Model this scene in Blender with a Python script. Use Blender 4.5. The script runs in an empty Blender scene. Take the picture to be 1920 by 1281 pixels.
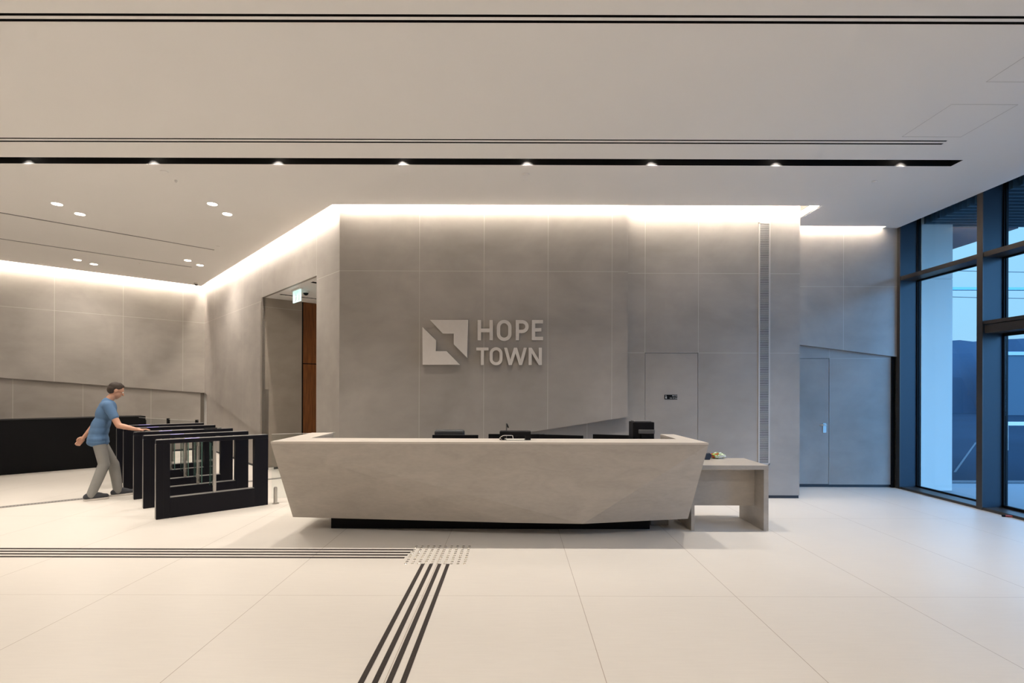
import bpy, bmesh, math, random
from mathutils import Vector, Matrix
random.seed(7)
sc = bpy.context.scene
COL = sc.collection

# ------------------------------------------------------------------ camera
W, H_, F = 1920.0, 1281.0, 957.0
CX, CY, ROLL, CAMZ = 964.0, 731.0, 0.003, 1.6
cam_d = bpy.data.cameras.new('camera')
cam = bpy.data.objects.new('camera', cam_d); COL.objects.link(cam)
cam_d.sensor_width = 36.0; cam_d.lens = 36.0 * F / W
cam_d.shift_x = -(CX - W / 2) / W
cam_d.shift_y = (CY - H_ / 2) / W
cam_d.clip_start = 0.05; cam_d.clip_end = 500
cam.matrix_world = Matrix.Translation((0, 0, CAMZ)) @ Matrix.Rotation(math.pi / 2, 4, 'X') @ Matrix.Rotation(ROLL, 4, 'Z')
sc.camera = cam
sc.view_settings.view_transform = 'Standard'
sc.view_settings.look = 'None'
sc.view_settings.gamma = 1.0
sc.view_settings.use_curve_mapping = False
sc.view_settings.exposure = 0.0

# ------------------------------------------------------------------ dusk sky
wd = bpy.data.worlds.new('dusk_sky'); sc.world = wd; wd.use_nodes = True
nt = wd.node_tree; nt.nodes.clear()
o_ = nt.nodes.new('ShaderNodeOutputWorld'); bg = nt.nodes.new('ShaderNodeBackground')
tc = nt.nodes.new('ShaderNodeTexCoord'); sx = nt.nodes.new('ShaderNodeSeparateXYZ'); cr = nt.nodes.new('ShaderNodeValToRGB')
nt.links.new(tc.outputs['Generated'], sx.inputs[0]); nt.links.new(sx.outputs['Z'], cr.inputs[0])
cr.color_ramp.elements[0].position = 0.0; cr.color_ramp.elements[0].color = (0.40, 0.68, 0.92, 1)
cr.color_ramp.elements[1].position = 0.9; cr.color_ramp.elements[1].color = (.7, 1.5, 3.0, 1)
e = cr.color_ramp.elements.new(0.24); e.color = (0.40, 0.76, 1.06, 1)
e = cr.color_ramp.elements.new(0.42); e.color = (1.0, 2.0, 3.6, 1)
# added glow in the sky half behind the camera, lights the right wall
def _m(op, a, b):
    n = nt.nodes.new('ShaderNodeMath'); n.operation = op; n.use_clamp = (op == 'MAXIMUM')
    for i, x in enumerate((a, b)):
        if isinstance(x, (int, float)): n.inputs[i].default_value = x
        else: nt.links.new(x, n.inputs[i])
    return n.outputs[0]
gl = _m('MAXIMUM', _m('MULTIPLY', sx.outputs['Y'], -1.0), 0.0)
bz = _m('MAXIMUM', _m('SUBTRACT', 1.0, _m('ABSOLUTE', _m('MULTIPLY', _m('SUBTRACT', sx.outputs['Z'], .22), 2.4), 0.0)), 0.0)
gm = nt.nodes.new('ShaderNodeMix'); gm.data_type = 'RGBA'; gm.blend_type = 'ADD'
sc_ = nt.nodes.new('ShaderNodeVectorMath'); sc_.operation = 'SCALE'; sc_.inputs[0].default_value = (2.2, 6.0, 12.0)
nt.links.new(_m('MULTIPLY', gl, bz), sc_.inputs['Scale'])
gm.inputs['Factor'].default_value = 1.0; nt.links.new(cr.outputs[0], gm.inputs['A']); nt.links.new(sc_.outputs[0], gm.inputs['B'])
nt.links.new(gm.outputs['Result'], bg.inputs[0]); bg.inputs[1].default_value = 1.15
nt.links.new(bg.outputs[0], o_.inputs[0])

# light strengths, all in one place
COVE_E = 260.0          # LED strips in the ceiling coves
SPOT_W = 220.0         # spots in the black slot
DOWN_W = 270.0          # round downlights, seen and added
WARM = (1.0, 0.915, 0.815)

# ------------------------------------------------------------------ helpers
def link(o, parent=None):
    COL.objects.link(o)
    if parent is not None: o.parent = parent
    return o
def tag(o, label=None, cat=None, group=None, kind=None):
    if label: o['label'] = label
    if cat: o['category'] = cat
    if group: o['group'] = group
    if kind: o['kind'] = kind
    return o
def empty(name, loc=(0, 0, 0), rz=0.0, label=None, cat=None, group=None, kind=None):
    o = bpy.data.objects.new(name, None); o.location = loc; o.rotation_euler = (0, 0, rz)
    o.empty_display_size = .1
    link(o); return tag(o, label, cat, group, kind)
def obj(name, me, mat, parent=None, loc=None, rz=None, label=None, cat=None, group=None, kind=None):
    o = bpy.data.objects.new(name, me)
    if mat is not None:
        me.materials.clear(); me.materials.append(mat)
    if loc is not None: o.location = loc
    if rz is not None: o.rotation_euler = (0, 0, rz)
    link(o, parent); return tag(o, label, cat, group, kind)

class MB:
    def __init__(s): s.v = []; s.f = []
    def add(s, vs, fs):
        n = len(s.v); s.v += [tuple(v) for v in vs]; s.f += [tuple(i + n for i in f) for f in fs]; return s
    def box(s, x0, x1, y0, y1, z0, z1):
        vs = [(x, y, z) for x in (x0, x1) for y in (y0, y1) for z in (z0, z1)]
        return s.add(vs, [(0, 1, 3, 2), (4, 6, 7, 5), (0, 4, 5, 1), (2, 3, 7, 6), (0, 2, 6, 4), (1, 5, 7, 3)])
    def prism(s, poly, y0, y1):            # polygon in x,z extruded along y
        n = len(poly)
        vs = [(p[0], y0, p[1]) for p in poly] + [(p[0], y1, p[1]) for p in poly]
        fs = [tuple(range(n)), tuple(range(2 * n - 1, n - 1, -1))]
        fs += [(i, i + n, (i + 1) % n + n, (i + 1) % n) for i in range(n)]
        return s.add(vs, fs)
    def zprism(s, poly, z0, z1):           # polygon in x,y extruded along z
        n = len(poly)
        vs = [(p[0], p[1], z0) for p in poly] + [(p[0], p[1], z1) for p in poly]
        fs = [tuple(range(n))[::-1], tuple(range(n, 2 * n))]
        fs += [(i, (i + 1) % n, (i + 1) % n + n, i + n) for i in range(n)]
        return s.add(vs, fs)
    def tube(s, pts, r, n=10, caps=True):
        pts = [Vector(p) for p in pts]; rs = r if isinstance(r, (list, tuple)) else [r] * len(pts)
        rings = []; prev = None
        for i, p in enumerate(pts):
            t = (pts[min(i + 1, len(pts) - 1)] - pts[max(i - 1, 0)]).normalized()
            if prev is None:
                a = Vector((0, 0, 1)) if abs(t.z) < .9 else Vector((1, 0, 0))
                u = t.cross(a).normalized()
            else:
                u = (prev - t * prev.dot(t)).normalized()
            prev = u; w = t.cross(u)
            rings.append([p + (u * math.cos(2 * math.pi * k / n) + w * math.sin(2 * math.pi * k / n)) * rs[i] for k in range(n)])
        vs = [v for ring in rings for v in ring]; fs = []
        for i in range(len(pts) - 1):
            for k in range(n):
                fs.append((i * n + k, i * n + (k + 1) % n, (i + 1) * n + (k + 1) % n, (i + 1) * n + k))
        if caps:
            fs.append(tuple(range(n))[::-1]); fs.append(tuple((len(pts) - 1) * n + k for k in range(n)))
        return s.add(vs, fs)
    def lathe(s, prof, c=(0, 0, 0), n=24):   # (r,z) profile around z
        vs = []; fs = []
        for r, z in prof:
            for k in range(n):
                a = 2 * math.pi * k / n; vs.append((c[0] + r * math.cos(a), c[1] + r * math.sin(a), c[2] + z))
        m = len(prof)
        for i in range(m - 1):
            for k in range(n):
                fs.append((i * n + k, i * n + (k + 1) % n, (i + 1) * n + (k + 1) % n, (i + 1) * n + k))
        fs.append(tuple(range(n))[::-1]); fs.append(tuple((m - 1) * n + k for k in range(n)))
        return s.add(vs, fs)
    def mesh(s, name='mesh', bevel=0.0, smooth=False, seg=2, mw=None):
        me = bpy.data.meshes.new(name); me.from_pydata([tuple(v) for v in s.v], [], s.f)
        bm = bmesh.new(); bm.from_mesh(me)
        bmesh.ops.recalc_face_normals(bm, faces=bm.faces)
        if bevel > 0:
            es = [e for e in bm.edges if len(e.link_faces) == 2 and e.calc_face_angle(0) > math.radians(25)]
            bmesh.ops.bevel(bm, geom=es, offset=bevel, segments=seg, affect='EDGES', profile=.5, clamp_overlap=True)
        if mw is not None: bm.transform(mw)
        bm.to_mesh(me); bm.free()
        if smooth:
            for p in me.polygons: p.use_smooth = True
        return me
    def obj(s, name, mat, parent=None, loc=None, rz=None, bevel=0.0, smooth=False, seg=2, **kw):
        return obj(name, s.mesh(name, bevel, smooth, seg), mat, parent, loc, rz, **kw)

def fill_mesh(outer, holes, depth, name='mesh', M=None):
    """flat shape with holes, thickness along z, optional matrix"""
    cu = bpy.data.curves.new('tmp', 'CURVE'); cu.dimensions = '2D'; cu.fill_mode = 'BOTH'; cu.extrude = depth / 2
    for poly in [outer] + list(holes):
        sp = cu.splines.new('POLY'); sp.points.add(len(poly) - 1)
        for i, p in enumerate(poly): sp.points[i].co = (p[0], p[1], 0, 1)
        sp.use_cyclic_u = True
    t = bpy.data.objects.new('tmp', cu); COL.objects.link(t)
    dg = bpy.context.evaluated_depsgraph_get(); dg.update()
    me = bpy.data.meshes.new_from_object(t.evaluated_get(dg)); me.name = name
    bpy.data.objects.remove(t); bpy.data.curves.remove(cu)
    if M is not None: me.transform(M)
    me.materials.clear()
    return me

# points of the place, read off sight lines through the photo
def ray(px, py):
    u, v = px - CX, -(py - CY)
    c, s = math.cos(ROLL), math.sin(ROLL)
    return Vector(((c * u - s * v) / F, 1.0, (s * u + c * v) / F))
def at_z(px, py, z):
    r = ray(px, py); k = (z - CAMZ) / r.z; return Vector((r.x * k, k, z))
def at_y(px, py, y):
    r = ray(px, py); return Vector((r.x * y, y, CAMZ + r.z * y))
def floor_pt(px, py): return at_z(px, py, 0)
CEIL = 4.28
def ceil_pt(px, py): return at_z(px, py, CEIL)

# ------------------------------------------------------------------ materials
def newmat(name):
    m = bpy.data.materials.new(name); m.use_nodes = True
    return m, m.node_tree, m.node_tree.nodes['Principled BSDF']
def plain(name, col, rough=.5, metal=0.0, noise=0.0, scale=20.0, spec=None, coat=0.0):
    m, t, b = newmat(name)
    b.inputs['Roughness'].default_value = rough; b.inputs['Metallic'].default_value = metal
    if spec is not None: b.inputs['Specular IOR Level'].default_value = spec
    if coat: b.inputs['Coat Weight'].default_value = coat
    tcn = t.nodes.new('ShaderNodeTexCoord'); nz = t.nodes.new('ShaderNodeTexNoise'); nz.inputs['Scale'].default_value = scale
    t.links.new(tcn.outputs['Object'], nz.inputs['Vector'])
    mx = t.nodes.new('ShaderNodeMix'); mx.data_type = 'RGBA'
    k = noise if noise else .04
    mx.inputs['A'].default_value = (*[c * (1 - k) for c in col], 1); mx.inputs['B'].default_value = (*[min(1, c * (1 + k)) for c in col], 1)
    t.links.new(nz.outputs['Fac'], mx.inputs['Factor']); t.links.new(mx.outputs['Result'], b.inputs['Base Color'])
    return m
def emis(name, col, s):
    m, t, b = newmat(name); b.inputs['Base Color'].default_value = (.8, .8, .8, 1)
    b.inputs['Emission Color'].default_value = (*col, 1); b.inputs['Emission Strength'].default_value = s
    return m
def mth(t, op, a, b=None, c=None):
    n = t.nodes.new('ShaderNodeMath'); n.operation = op
    for i, x in enumerate((a, b, c)):
        if x is None: continue
        if isinstance(x, (int, float)): n.inputs[i].default_value = x
        else: t.links.new(x, n.inputs[i])
    return n.outputs[0]
def line_mask(t, coord, vals, w):
    out = None
    for v in vals:
        d = mth(t, 'LESS_THAN', mth(t, 'ABSOLUTE', mth(t, 'SUBTRACT', coord, v)), w)
        out = d if out is None else mth(t, 'MAXIMUM', out, d)
    return out
def panel_mat(name, us, zs, base=(.30, .274, .250), joint=(.43, .40, .37), w=.0035, rough=.48, cloud=.16, dark_z=()):
    m, t, b = newmat(name)
    tcn = t.nodes.new('ShaderNodeTexCoord'); sp = t.nodes.new('ShaderNodeSeparateXYZ'); t.links.new(tcn.outputs['Object'], sp.inputs[0])
    n1 = t.nodes.new('ShaderNodeTexNoise'); n1.inputs['Scale'].default_value = .9; n1.inputs['Detail'].default_value = 5; n1.inputs['Roughness'].default_value = .55
    n1.inputs['Distortion'].default_value = .6
    t.links.new(tcn.outputs['Object'], n1.inputs['Vector'])
    mp = t.nodes.new('ShaderNodeMapping'); mp.inputs['Scale'].default_value = (1.2, 1.2, 2.6); t.links.new(tcn.outputs['Object'], mp.inputs[0])
    n2 = t.nodes.new('ShaderNodeTexNoise'); n2.inputs['Scale'].default_value = 2.2; n2.inputs['Detail'].default_value = 6; t.links.new(mp.outputs[0], n2.inputs['Vector'])
    f = mth(t, 'ADD', mth(t, 'MULTIPLY', n1.outputs['Fac'], .75), mth(t, 'MULTIPLY', n2.outputs['Fac'], .25))
    cr = t.nodes.new('ShaderNodeValToRGB'); t.links.new(f, cr.inputs[0])
    cr.color_ramp.elements[0].position = .34; cr.color_ramp.elements[0].color = (*[c * (1 - cloud) for c in base], 1)
    cr.color_ramp.elements[1].position = .66; cr.color_ramp.elements[1].color = (*[c * (1 + cloud) for c in base], 1)
    last = cr.outputs[0]
    def over(col, mask):
        nonlocal last
        mx = t.nodes.new('ShaderNodeMix'); mx.data_type = 'RGBA'
        t.links.new(mask, mx.inputs['Factor']); t.links.new(last, mx.inputs['A']); mx.inputs['B'].default_value = (*col, 1)
        last = mx.outputs['Result']
    mk = None
    if us: mk = line_mask(t, sp.outputs['X'], us, w)
    if zs:
        z = line_mask(t, sp.outputs['Z'], zs, w); mk = z if mk is None else mth(t, 'MAXIMUM', mk, z)
    if mk is not None: over(joint, mk)
    if dark_z: over((.12, .105, .09), line_mask(t, sp.outputs['Z'], dark_z, .006))
    t.links.new(last, b.inputs['Base Color'])
    b.inputs['Roughness'].default_value = rough
    return m
def floor_mat():
    m, t, b = newmat('floor_porcelain')
    tcn = t.nodes.new('ShaderNodeTexCoord'); sp = t.nodes.new('ShaderNodeSeparateXYZ'); t.links.new(tcn.outputs['Object'], sp.inputs[0])
    def grid(c, off, step, w):
        k = mth(t, 'DIVIDE', mth(t, 'SUBTRACT', c, off), step)
        d = mth(t, 'ABSOLUTE', mth(t, 'SUBTRACT', k, mth(t, 'ROUND', k)))
        return mth(t, 'LESS_THAN', d, w / step)
    gx = grid(sp.outputs['X'], .51, 1.215, .0022); gy = grid(sp.outputs['Y'], 3.96, 2.43, .0016)
    g = mth(t, 'MAXIMUM', gx, gy)
    n1 = t.nodes.new('ShaderNodeTexNoise'); n1.inputs['Scale'].default_value = 1.3; n1.inputs['Detail'].default_value = 4; t.links.new(tcn.outputs['Object'], n1.inputs['Vector'])
    mp = t.nodes.new('ShaderNodeMapping'); mp.inputs['Scale'].default_value = (2, 22, 1); t.links.new(tcn.outputs['Object'], mp.inputs[0])
    n2 = t.nodes.new('ShaderNodeTexNoise'); n2.inputs['Scale'].default_value = 2.5; n2.inputs['Detail'].default_value = 5; t.links.new(mp.outputs[0], n2.inputs['Vector'])
    f = mth(t, 'ADD', mth(t, 'MULTIPLY', n1.outputs['Fac'], .5), mth(t, 'MULTIPLY', n2.outputs['Fac'], .5))
    cr = t.nodes.new('ShaderNodeValToRGB'); t.links.new(f, cr.inputs[0])
    cr.color_ramp.elements[0].position = .3; cr.color_ramp.elements[0].color = (.64, .598, .545, 1)
    cr.color_ramp.elements[1].position = .7; cr.color_ramp.elements[1].color = (.69, .648, .592, 1)
    mx = t.nodes.new('ShaderNodeMix'); mx.data_type = 'RGBA'; t.links.new(g, mx.inputs['Factor']); t.links.new(cr.outputs[0], mx.inputs['A'])
    mx.inputs['B'].default_value = (.36, .30, .25, 1); t.links.new(mx.outputs['Result'], b.inputs['Base Color'])
    t.links.new(mth(t, 'MULTIPLY_ADD', n2.outputs['Fac'], .12, .30), b.inputs['Roughness'])
    b.inputs['Specular IOR Level'].default_value = .3
    return m
def stone_mat(name, base=(.40, .36, .315), cloud=.09):
    m, t, b = newmat(name)
    tcn = t.nodes.new('ShaderNodeTexCoord')
    mp = t.nodes.new('ShaderNodeMapping'); mp.inputs['Scale'].default_value = (1.2, 1.2, 3.2); mp.inputs['Rotation'].default_value = (0, .25, 0); t.links.new(tcn.outputs['Object'], mp.inputs[0])
    n1 = t.nodes.new('ShaderNodeTexNoise'); n1.inputs['Scale'].default_value = 1.6; n1.inputs['Detail'].default_value = 7; n1.inputs['Distortion'].default_value = 1.2; t.links.new(mp.outputs[0], n1.inputs['Vector'])
    n2 = t.nodes.new('ShaderNodeTexNoise'); n2.inputs['Scale'].default_value = 14; n2.inputs['Detail'].default_value = 4; t.links.new(mp.outputs[0], n2.inputs['Vector'])
    f = mth(t, 'ADD', mth(t, 'MULTIPLY', n1.outputs['Fac'], .7), mth(t, 'MULTIPLY', n2.outputs['Fac'], .3))
    cr = t.nodes.new('ShaderNodeValToRGB'); t.links.new(f, cr.inputs[0])
    cr.color_ramp.elements[0].position = .35; cr.color_ramp.elements[0].color = (*[c * (1 - cloud) for c in base], 1)
    cr.color_ramp.elements[1].position = .65; cr.color_ramp.elements[1].color = (*[c * (1 + cloud) for c in base], 1)
    t.links.new(cr.outputs[0], b.inputs['Base Color']); b.inputs['Roughness'].default_value = .42
    return m
def glass_mat(name, tint=(.86, .94, .97), ior=1.45):
    m = bpy.data.materials.new(name); m.use_nodes = True; t = m.node_tree; t.nodes.clear()
    o = t.nodes.new('ShaderNodeOutputMaterial'); tr = t.nodes.new('ShaderNodeBsdfTransparent'); gl = t.nodes.new('ShaderNodeBsdfGlossy')
    lw = t.nodes.new('ShaderNodeLayerWeight'); lw.inputs[0].default_value = .5
    r0 = ((ior - 1) / (ior + 1)) ** 2
    fr = mth(t, 'MULTIPLY_ADD', mth(t, 'POWER', lw.outputs['Facing'], 5), 1 - r0, r0); mx = t.nodes.new('ShaderNodeMixShader')
    tr.inputs[0].default_value = (*tint, 1); gl.inputs['Roughness'].default_value = .02
    t.links.new(fr, mx.inputs[0]); t.links.new(tr.outputs[0], mx.inputs[1]); t.links.new(gl.outputs[0], mx.inputs[2]); t.links.new(mx.outputs[0], o.inputs[0])
    return m
def wood_mat(name):
    m, t, b = newmat(name)
    tcn = t.nodes.new('ShaderNodeTexCoord'); mp = t.nodes.new('ShaderNodeMapping'); mp.inputs['Scale'].default_value = (14, 14, 1); t.links.new(tcn.outputs['Object'], mp.inputs[0])
    n = t.nodes.new('ShaderNodeTexNoise'); n.inputs['Scale'].default_value = 3; n.inputs['Detail'].default_value = 6; t.links.new(mp.outputs[0], n.inputs['Vector'])
    cr = t.nodes.new('ShaderNodeValToRGB'); t.links.new(n.outputs['Fac'], cr.inputs[0])
    cr.color_ramp.elements[0].position = .3; cr.color_ramp.elements[0].color = (.13, .042, .010, 1)
    cr.color_ramp.elements[1].position = .7; cr.color_ramp.elements[1].color = (.24, .085, .022, 1)
    t.links.new(cr.outputs[0], b.inputs['Base Color']); b.inputs['Roughness'].default_value = .4
    return m

M = {}
M['floor'] = floor_mat()
M['ceil'] = plain('ceiling_paint', (.80, .78, .76), .9, noise=.01, scale=2)
M['cove'] = plain('cove_paint', (.85, .83, .80), .9, noise=.01)
M['stone'] = stone_mat('desk_porcelain')
M['stone_lit'] = stone_mat('desk_porcelain_lit', (.56, .51, .455), .05)  # same porcelain as the desk, painted lighter for its lit top and edge
M['black'] = plain('black_metal', (.006, .006, .007), .5, .0, spec=.12)
M['blackslot'] = plain('black_slot_paint', (.006, .006, .006), .6, spec=.3)
M['gate'] = plain('anthracite_gate_metal', (.007, .007, .011), .4, .0, spec=.16)
M['gate_lit'] = plain('gate_metal_lit', (.26, .25, .24), .35, .5)  # paler gate metal, stands for light on end, top and base faces
M['chrome'] = plain('brushed_steel', (.52, .50, .47), .28, .9)
M['signmetal'] = plain('satin_sign_metal', (.62, .58, .54), .42, .1)
M['darkrub'] = plain('dark_guidance_strip', (.042, .034, .030), .75, noise=.25, scale=60, spec=.2)
M['base'] = plain('black_baseboard', (.012, .014, .02), .5)
M['glass'] = glass_mat('window_glass')
M['bglass'] = glass_mat('barrier_glass', (.96, .98, .975), 1.35)
M['gedge'] = plain('glass_edge', (.10, .20, .17), .2)
M['mull'] = plain('window_frame_metal', (.05, .044, .04), .42, .3)
M['fin'] = plain('window_fin_daylit', (.020, .034, .052), .42, .0, spec=.3)  # blue daylight reflection put into the dark fin colour
M['led'] = emis('led_strip', (1.0, .885, .765), COVE_E)
M['lamp'] = emis('lamp_disc', (1.0, .88, .74), 14)
M['white'] = plain('white_plastic', (.72, .70, .67), .4)
M['wood'] = wood_mat('brown_wood')
M['screen'] = plain('black_plastic', (.007, .007, .009), .4, spec=.15)
M['grey'] = plain('grey_plastic', (.10, .10, .105), .5)
M['ext'] = plain('white_render', (.64, .55, .48), .8, noise=.02, scale=3)
M['grille'] = plain('grille_metal', (.50, .47, .44), .45, .2)

# ------------------------------------------------------------------ the room
P1 = Vector((-2.56, 7.47)); aD = Vector((-.683, .730)).normalized()
bD = Vector((.7071, .7071)); LA = 8.195
C = P1 + aD * LA                                   # far corner
LB = 9.4; B0 = C - bD * LB                         # left end of the rear-left wall
nA = Vector((-aD.y, aD.x)) * 1.0                   # rotate a by +90 -> points toward the room
nA = Vector((-.730, -.683)).normalized(); nB = Vector((.7071, -.7071))
def tA(px):                                         # distance along the slanted wall at a photo column
    k = (px - CX) / F; return (k * P1.y - P1.x) / (aD.x - k * aD.y)
def uB(px, py=700):
    k = ray(px, py).x; return (k * B0.y - B0.x) / (bD.x - k * bD.y)
XL = B0.x                                           # left wall
Z_TOP = 4.55

# floor
MB().add([(-18, -7, 0), (6.66, -7, 0), (6.66, 16, 0), (-18, 16, 0), (-18, -7, -.1), (6.66, -7, -.1), (6.66, 16, -.1), (-18, 16, -.1)],
         [(0, 1, 2, 3), (7, 6, 5, 4), (0, 4, 5, 1), (1, 5, 6, 2), (2, 6, 7, 3), (3, 7, 4, 0)]).obj(
    'floor', M['floor'], kind='structure', label='cream large tile floor of the lobby', cat='floor')

def rz_of(d): return math.atan2(d.y, d.x)
def slab(name, origin, d, poly, y0, y1, mat, label, parent=None, cat='wall'):
    mb = MB(); mb.prism(poly, y0, y1)
    return mb.obj(name, mat, parent, loc=(origin[0], origin[1], 0), rz=rz_of(d), kind='structure', label=label, cat=cat)

X = Vector((1, 0))
def zline(px, py, y): return at_y(px, py, y).z
JZ1, JZ2 = 3.335, 2.155
# logo wall: proud slab with a slanted lower right edge
YL, YR, YF = 7.47, 7.57, 8.45
def xl(px, y): return (px - CX) * y / F
zr = zline(1175, 782, YL); z1 = zline(995, 810, YL)
xr = xl(1177, YL); slope = (zr - z1) / (xl(1175, YL) - xl(995, YL)); zl = zr - slope * (xr - P1.x)
o = slab('wall_logo', (P1.x, YL), X, [(0, zl), (xr - P1.x, zr), (xr - P1.x, Z_TOP), (0, Z_TOP)], 0, .097,
         panel_mat('logo_wall_panels', [xl(p, YL) - P1.x for p in (786, 907, 1027, 1147)], [JZ1]),
         'greige tiled wall carrying the metal lettering behind the reception desk')
# right wall and the recess below the logo wall share one plane
g0, g1 = xl(1421.5, YR), xl(1443, YR)
dx0, dx1, dz = xl(1209, YR), xl(1309, YR), JZ2
XRW = 4.235
slab('wall_right', (0, YR), X, [(P1.x + .02, .045), (dx0, .045), (dx0, dz), (dx1, dz), (dx1, .045), (XRW, .045), (XRW, Z_TOP), (P1.x + .02, Z_TOP)], 0, .08,
     panel_mat('right_wall_panels', [xl(p, YR) for p in (1101, 1209, 1309)], [JZ1, JZ2]),
     'greige tiled wall right of the lettering, with the tall grille')
MB().box(P1.x + .03, XRW - .005, YR + .012, YR + .07, 0, .045).obj('baseboard_front', M['base'], kind='structure', label='black recessed skirting under the wall with the grille', cat='baseboard')
# return of the right wall going back
slab('wall_return', (XRW - .08, YR + .08), Vector((0, 1)), [(0, 0), (YF - YR - .08, 0), (YF - YR - .08, Z_TOP), (0, Z_TOP)], -.08, 0,
     panel_mat('return_panels', [], [JZ1, JZ2]), 'narrow side of the grille wall running back')
# flush door with sign
g = .006
o = MB().box(dx0 + g, dx1 - g, YR + .004, YR + .05, .05, dz - g).obj('door_1', panel_mat('door_panels', [], []), kind='structure',
      label='flush tiled door with small black sign', cat='door')
MB().box(dx0 - .0, dx1, YR + .06, YR + .079, .0, dz + .01).obj('door_frame', M['black'], o, label='dark gap round the flush door')
# rear right wall, upper part proud of the lower part
UP, LOW = 8.40, 8.46
xa, xb = XRW, 6.3
za_, zb_ = zline(1502, 640, UP), zline(1679, 669, UP)
slab('wall_rear_right', (0, UP), X, [(xa, za_), (xb, zb_ + (zb_ - za_) * .01), (xb, Z_TOP), (xa, Z_TOP)], 0, .06,
     panel_mat('rear_right_upper', [xl(1581, UP)], [JZ1 - .02]), 'upper tiled wall beside the glazing with slanted lower edge')
d2 = xl(1555, LOW); ztr = zline(1555, 672, LOW)
slab('wall_rear_right_lower', (0, LOW), X, [(xa, ztr), (d2, ztr), (d2, .045), (6.245, .045), (6.245, 2.6), (xa, 2.6)], 0, .08,
     panel_mat('rear_right_lower', [d2], [ztr]), 'recessed lower tiled wall beside the flush door and the glazing')
o = MB().box(xa + g, d2 - g, LOW + .005, LOW + .05, .05, ztr - g).obj('door_2', panel_mat('door2_panels', [], []), kind='structure', label='flush tiled door with steel lever handle near the glazing', cat='door')
hp = at_y(1546, 797, LOW)
hh = empty('handle', (0, 0, 0)); hh.parent = o
MB().box(hp.x - .028, hp.x + .028, LOW - .004, LOW + .004, hp.z - .13, hp.z + .03).obj('backplate', M['chrome'], hh, bevel=.002)
MB().tube([(hp.x, LOW, hp.z), (hp.x, LOW - .05, hp.z), (hp.x - .012, LOW - .058, hp.z), (hp.x - .11, LOW - .058, hp.z)], .009).obj('lever', M['chrome'], hh, smooth=True)
MB().box(xa, d2, LOW + .055, LOW + .08, 0, ztr).obj('door_frame', M['black'], o)
MB().box(xa + .01, 6.24, LOW + .012, LOW + .07, 0, .045).obj('baseboard_rear_right', M['base'], kind='structure', label='black recessed skirting under the wall beside the glazing', cat='baseboard')
MB().box(6.245, 6.30, LOW - .02, LOW + .06, 0, 2.6).obj('trim_1', M['black'], kind='structure', label='black vertical joint between wall and glazing', cat='trim')
MB().box(XRW - .1, 6.66, LOW + .08, LOW + .2, 0, 4.7).obj('wall_rear_backing', M['cove'], kind='structure', label='wall core behind the tiles by the glazing', cat='wall')

# slanted wall A with the opening
tO0, tO1, ZO = tA(593), tA(491.7), 3.40
zC = 1.6 - (737 - 729.3) * C.y / F; zq = 0.69; tq = tA(487)
sl = (zC - zq) / (LA - tq)
def uA(t): return LA - t
z3 = zC - sl * (LA - tO1)
polyA = [(uA(0), .045), (uA(tO0), .045), (uA(tO0), ZO), (uA(tO1), ZO), (uA(tO1), z3), (uA(LA), zC), (uA(LA), Z_TOP), (uA(0), Z_TOP)]
A_dir = -aD
slab('wall_slanted', (C.x, C.y), A_dir, polyA, 0, .05,
     panel_mat('slanted_wall_panels', [uA(tO0) - .002, uA(tO1) + .003, uA(tA(455)), uA(tA(402))], [JZ1], dark_z=(4.16,), w=.0045), 'pale tiled wall running back beside the corridor opening')
slab('wall_slanted_lower', (C.x, C.y), A_dir, [(0, .045), (uA(tO1), .045), (uA(tO1), 1.6), (0, 1.6)], .05, .12,
     panel_mat('slanted_wall_lower', [uA(tA(440))], []), 'recessed lower part of the slanted wall behind the gates')
mb = MB(); mb.box(.02, uA(tO1) - .01, .06, .1, 0, .045)
mb.obj('baseboard_slanted', M['base'], loc=(C.x, C.y, 0), rz=rz_of(A_dir), kind='structure', label='black skirting under the slanted wall', cat='baseboard')
# wall B
uC = LB; uE = uB(0, 708); zE = 1.824; slB = (zC - zE) / (uC - uE)
slab('wall_rear_left', (B0.x, B0.y), bD, [(0, zE - slB * uE), (uC, zC), (uC, Z_TOP), (0, Z_TOP)], 0, .06,
     panel_mat('rear_left_upper', [uB(102, 600), uB(231, 600), uB(343, 600), uB(-45, 600)], [JZ1], w=.0045), 'warm lit tiled wall at the rear left')
slab('wall_rear_left_lower', (B0.x, B0.y), bD, [(0, .045), (uC - .08, .045), (uC - .08, 2.7), (0, 2.7)], .06, .14,
     panel_mat('rear_left_lower', [uB(24, 760), uB(284, 760), uB(156, 760)], [], w=.0045), 'recessed lower band of the rear left wall')
MB().box(0, uC - .1, .07, .12, 0, .045).obj('baseboard_rear_left', M['base'], loc=(B0.x, B0.y, 0), rz=rz_of(bD), kind='structure', label='black skirting under the rear left wall', cat='baseboard')
MB().box(uC - .08, uC - .0, .055, .16, 0, zC + .0).obj('trim_2', plain('shadow_gap_paint', (.10, .085, .07), .7), loc=(B0.x, B0.y, 0), rz=rz_of(bD), kind='structure', label='dark vertical joint in the far corner', cat='trim')
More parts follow.
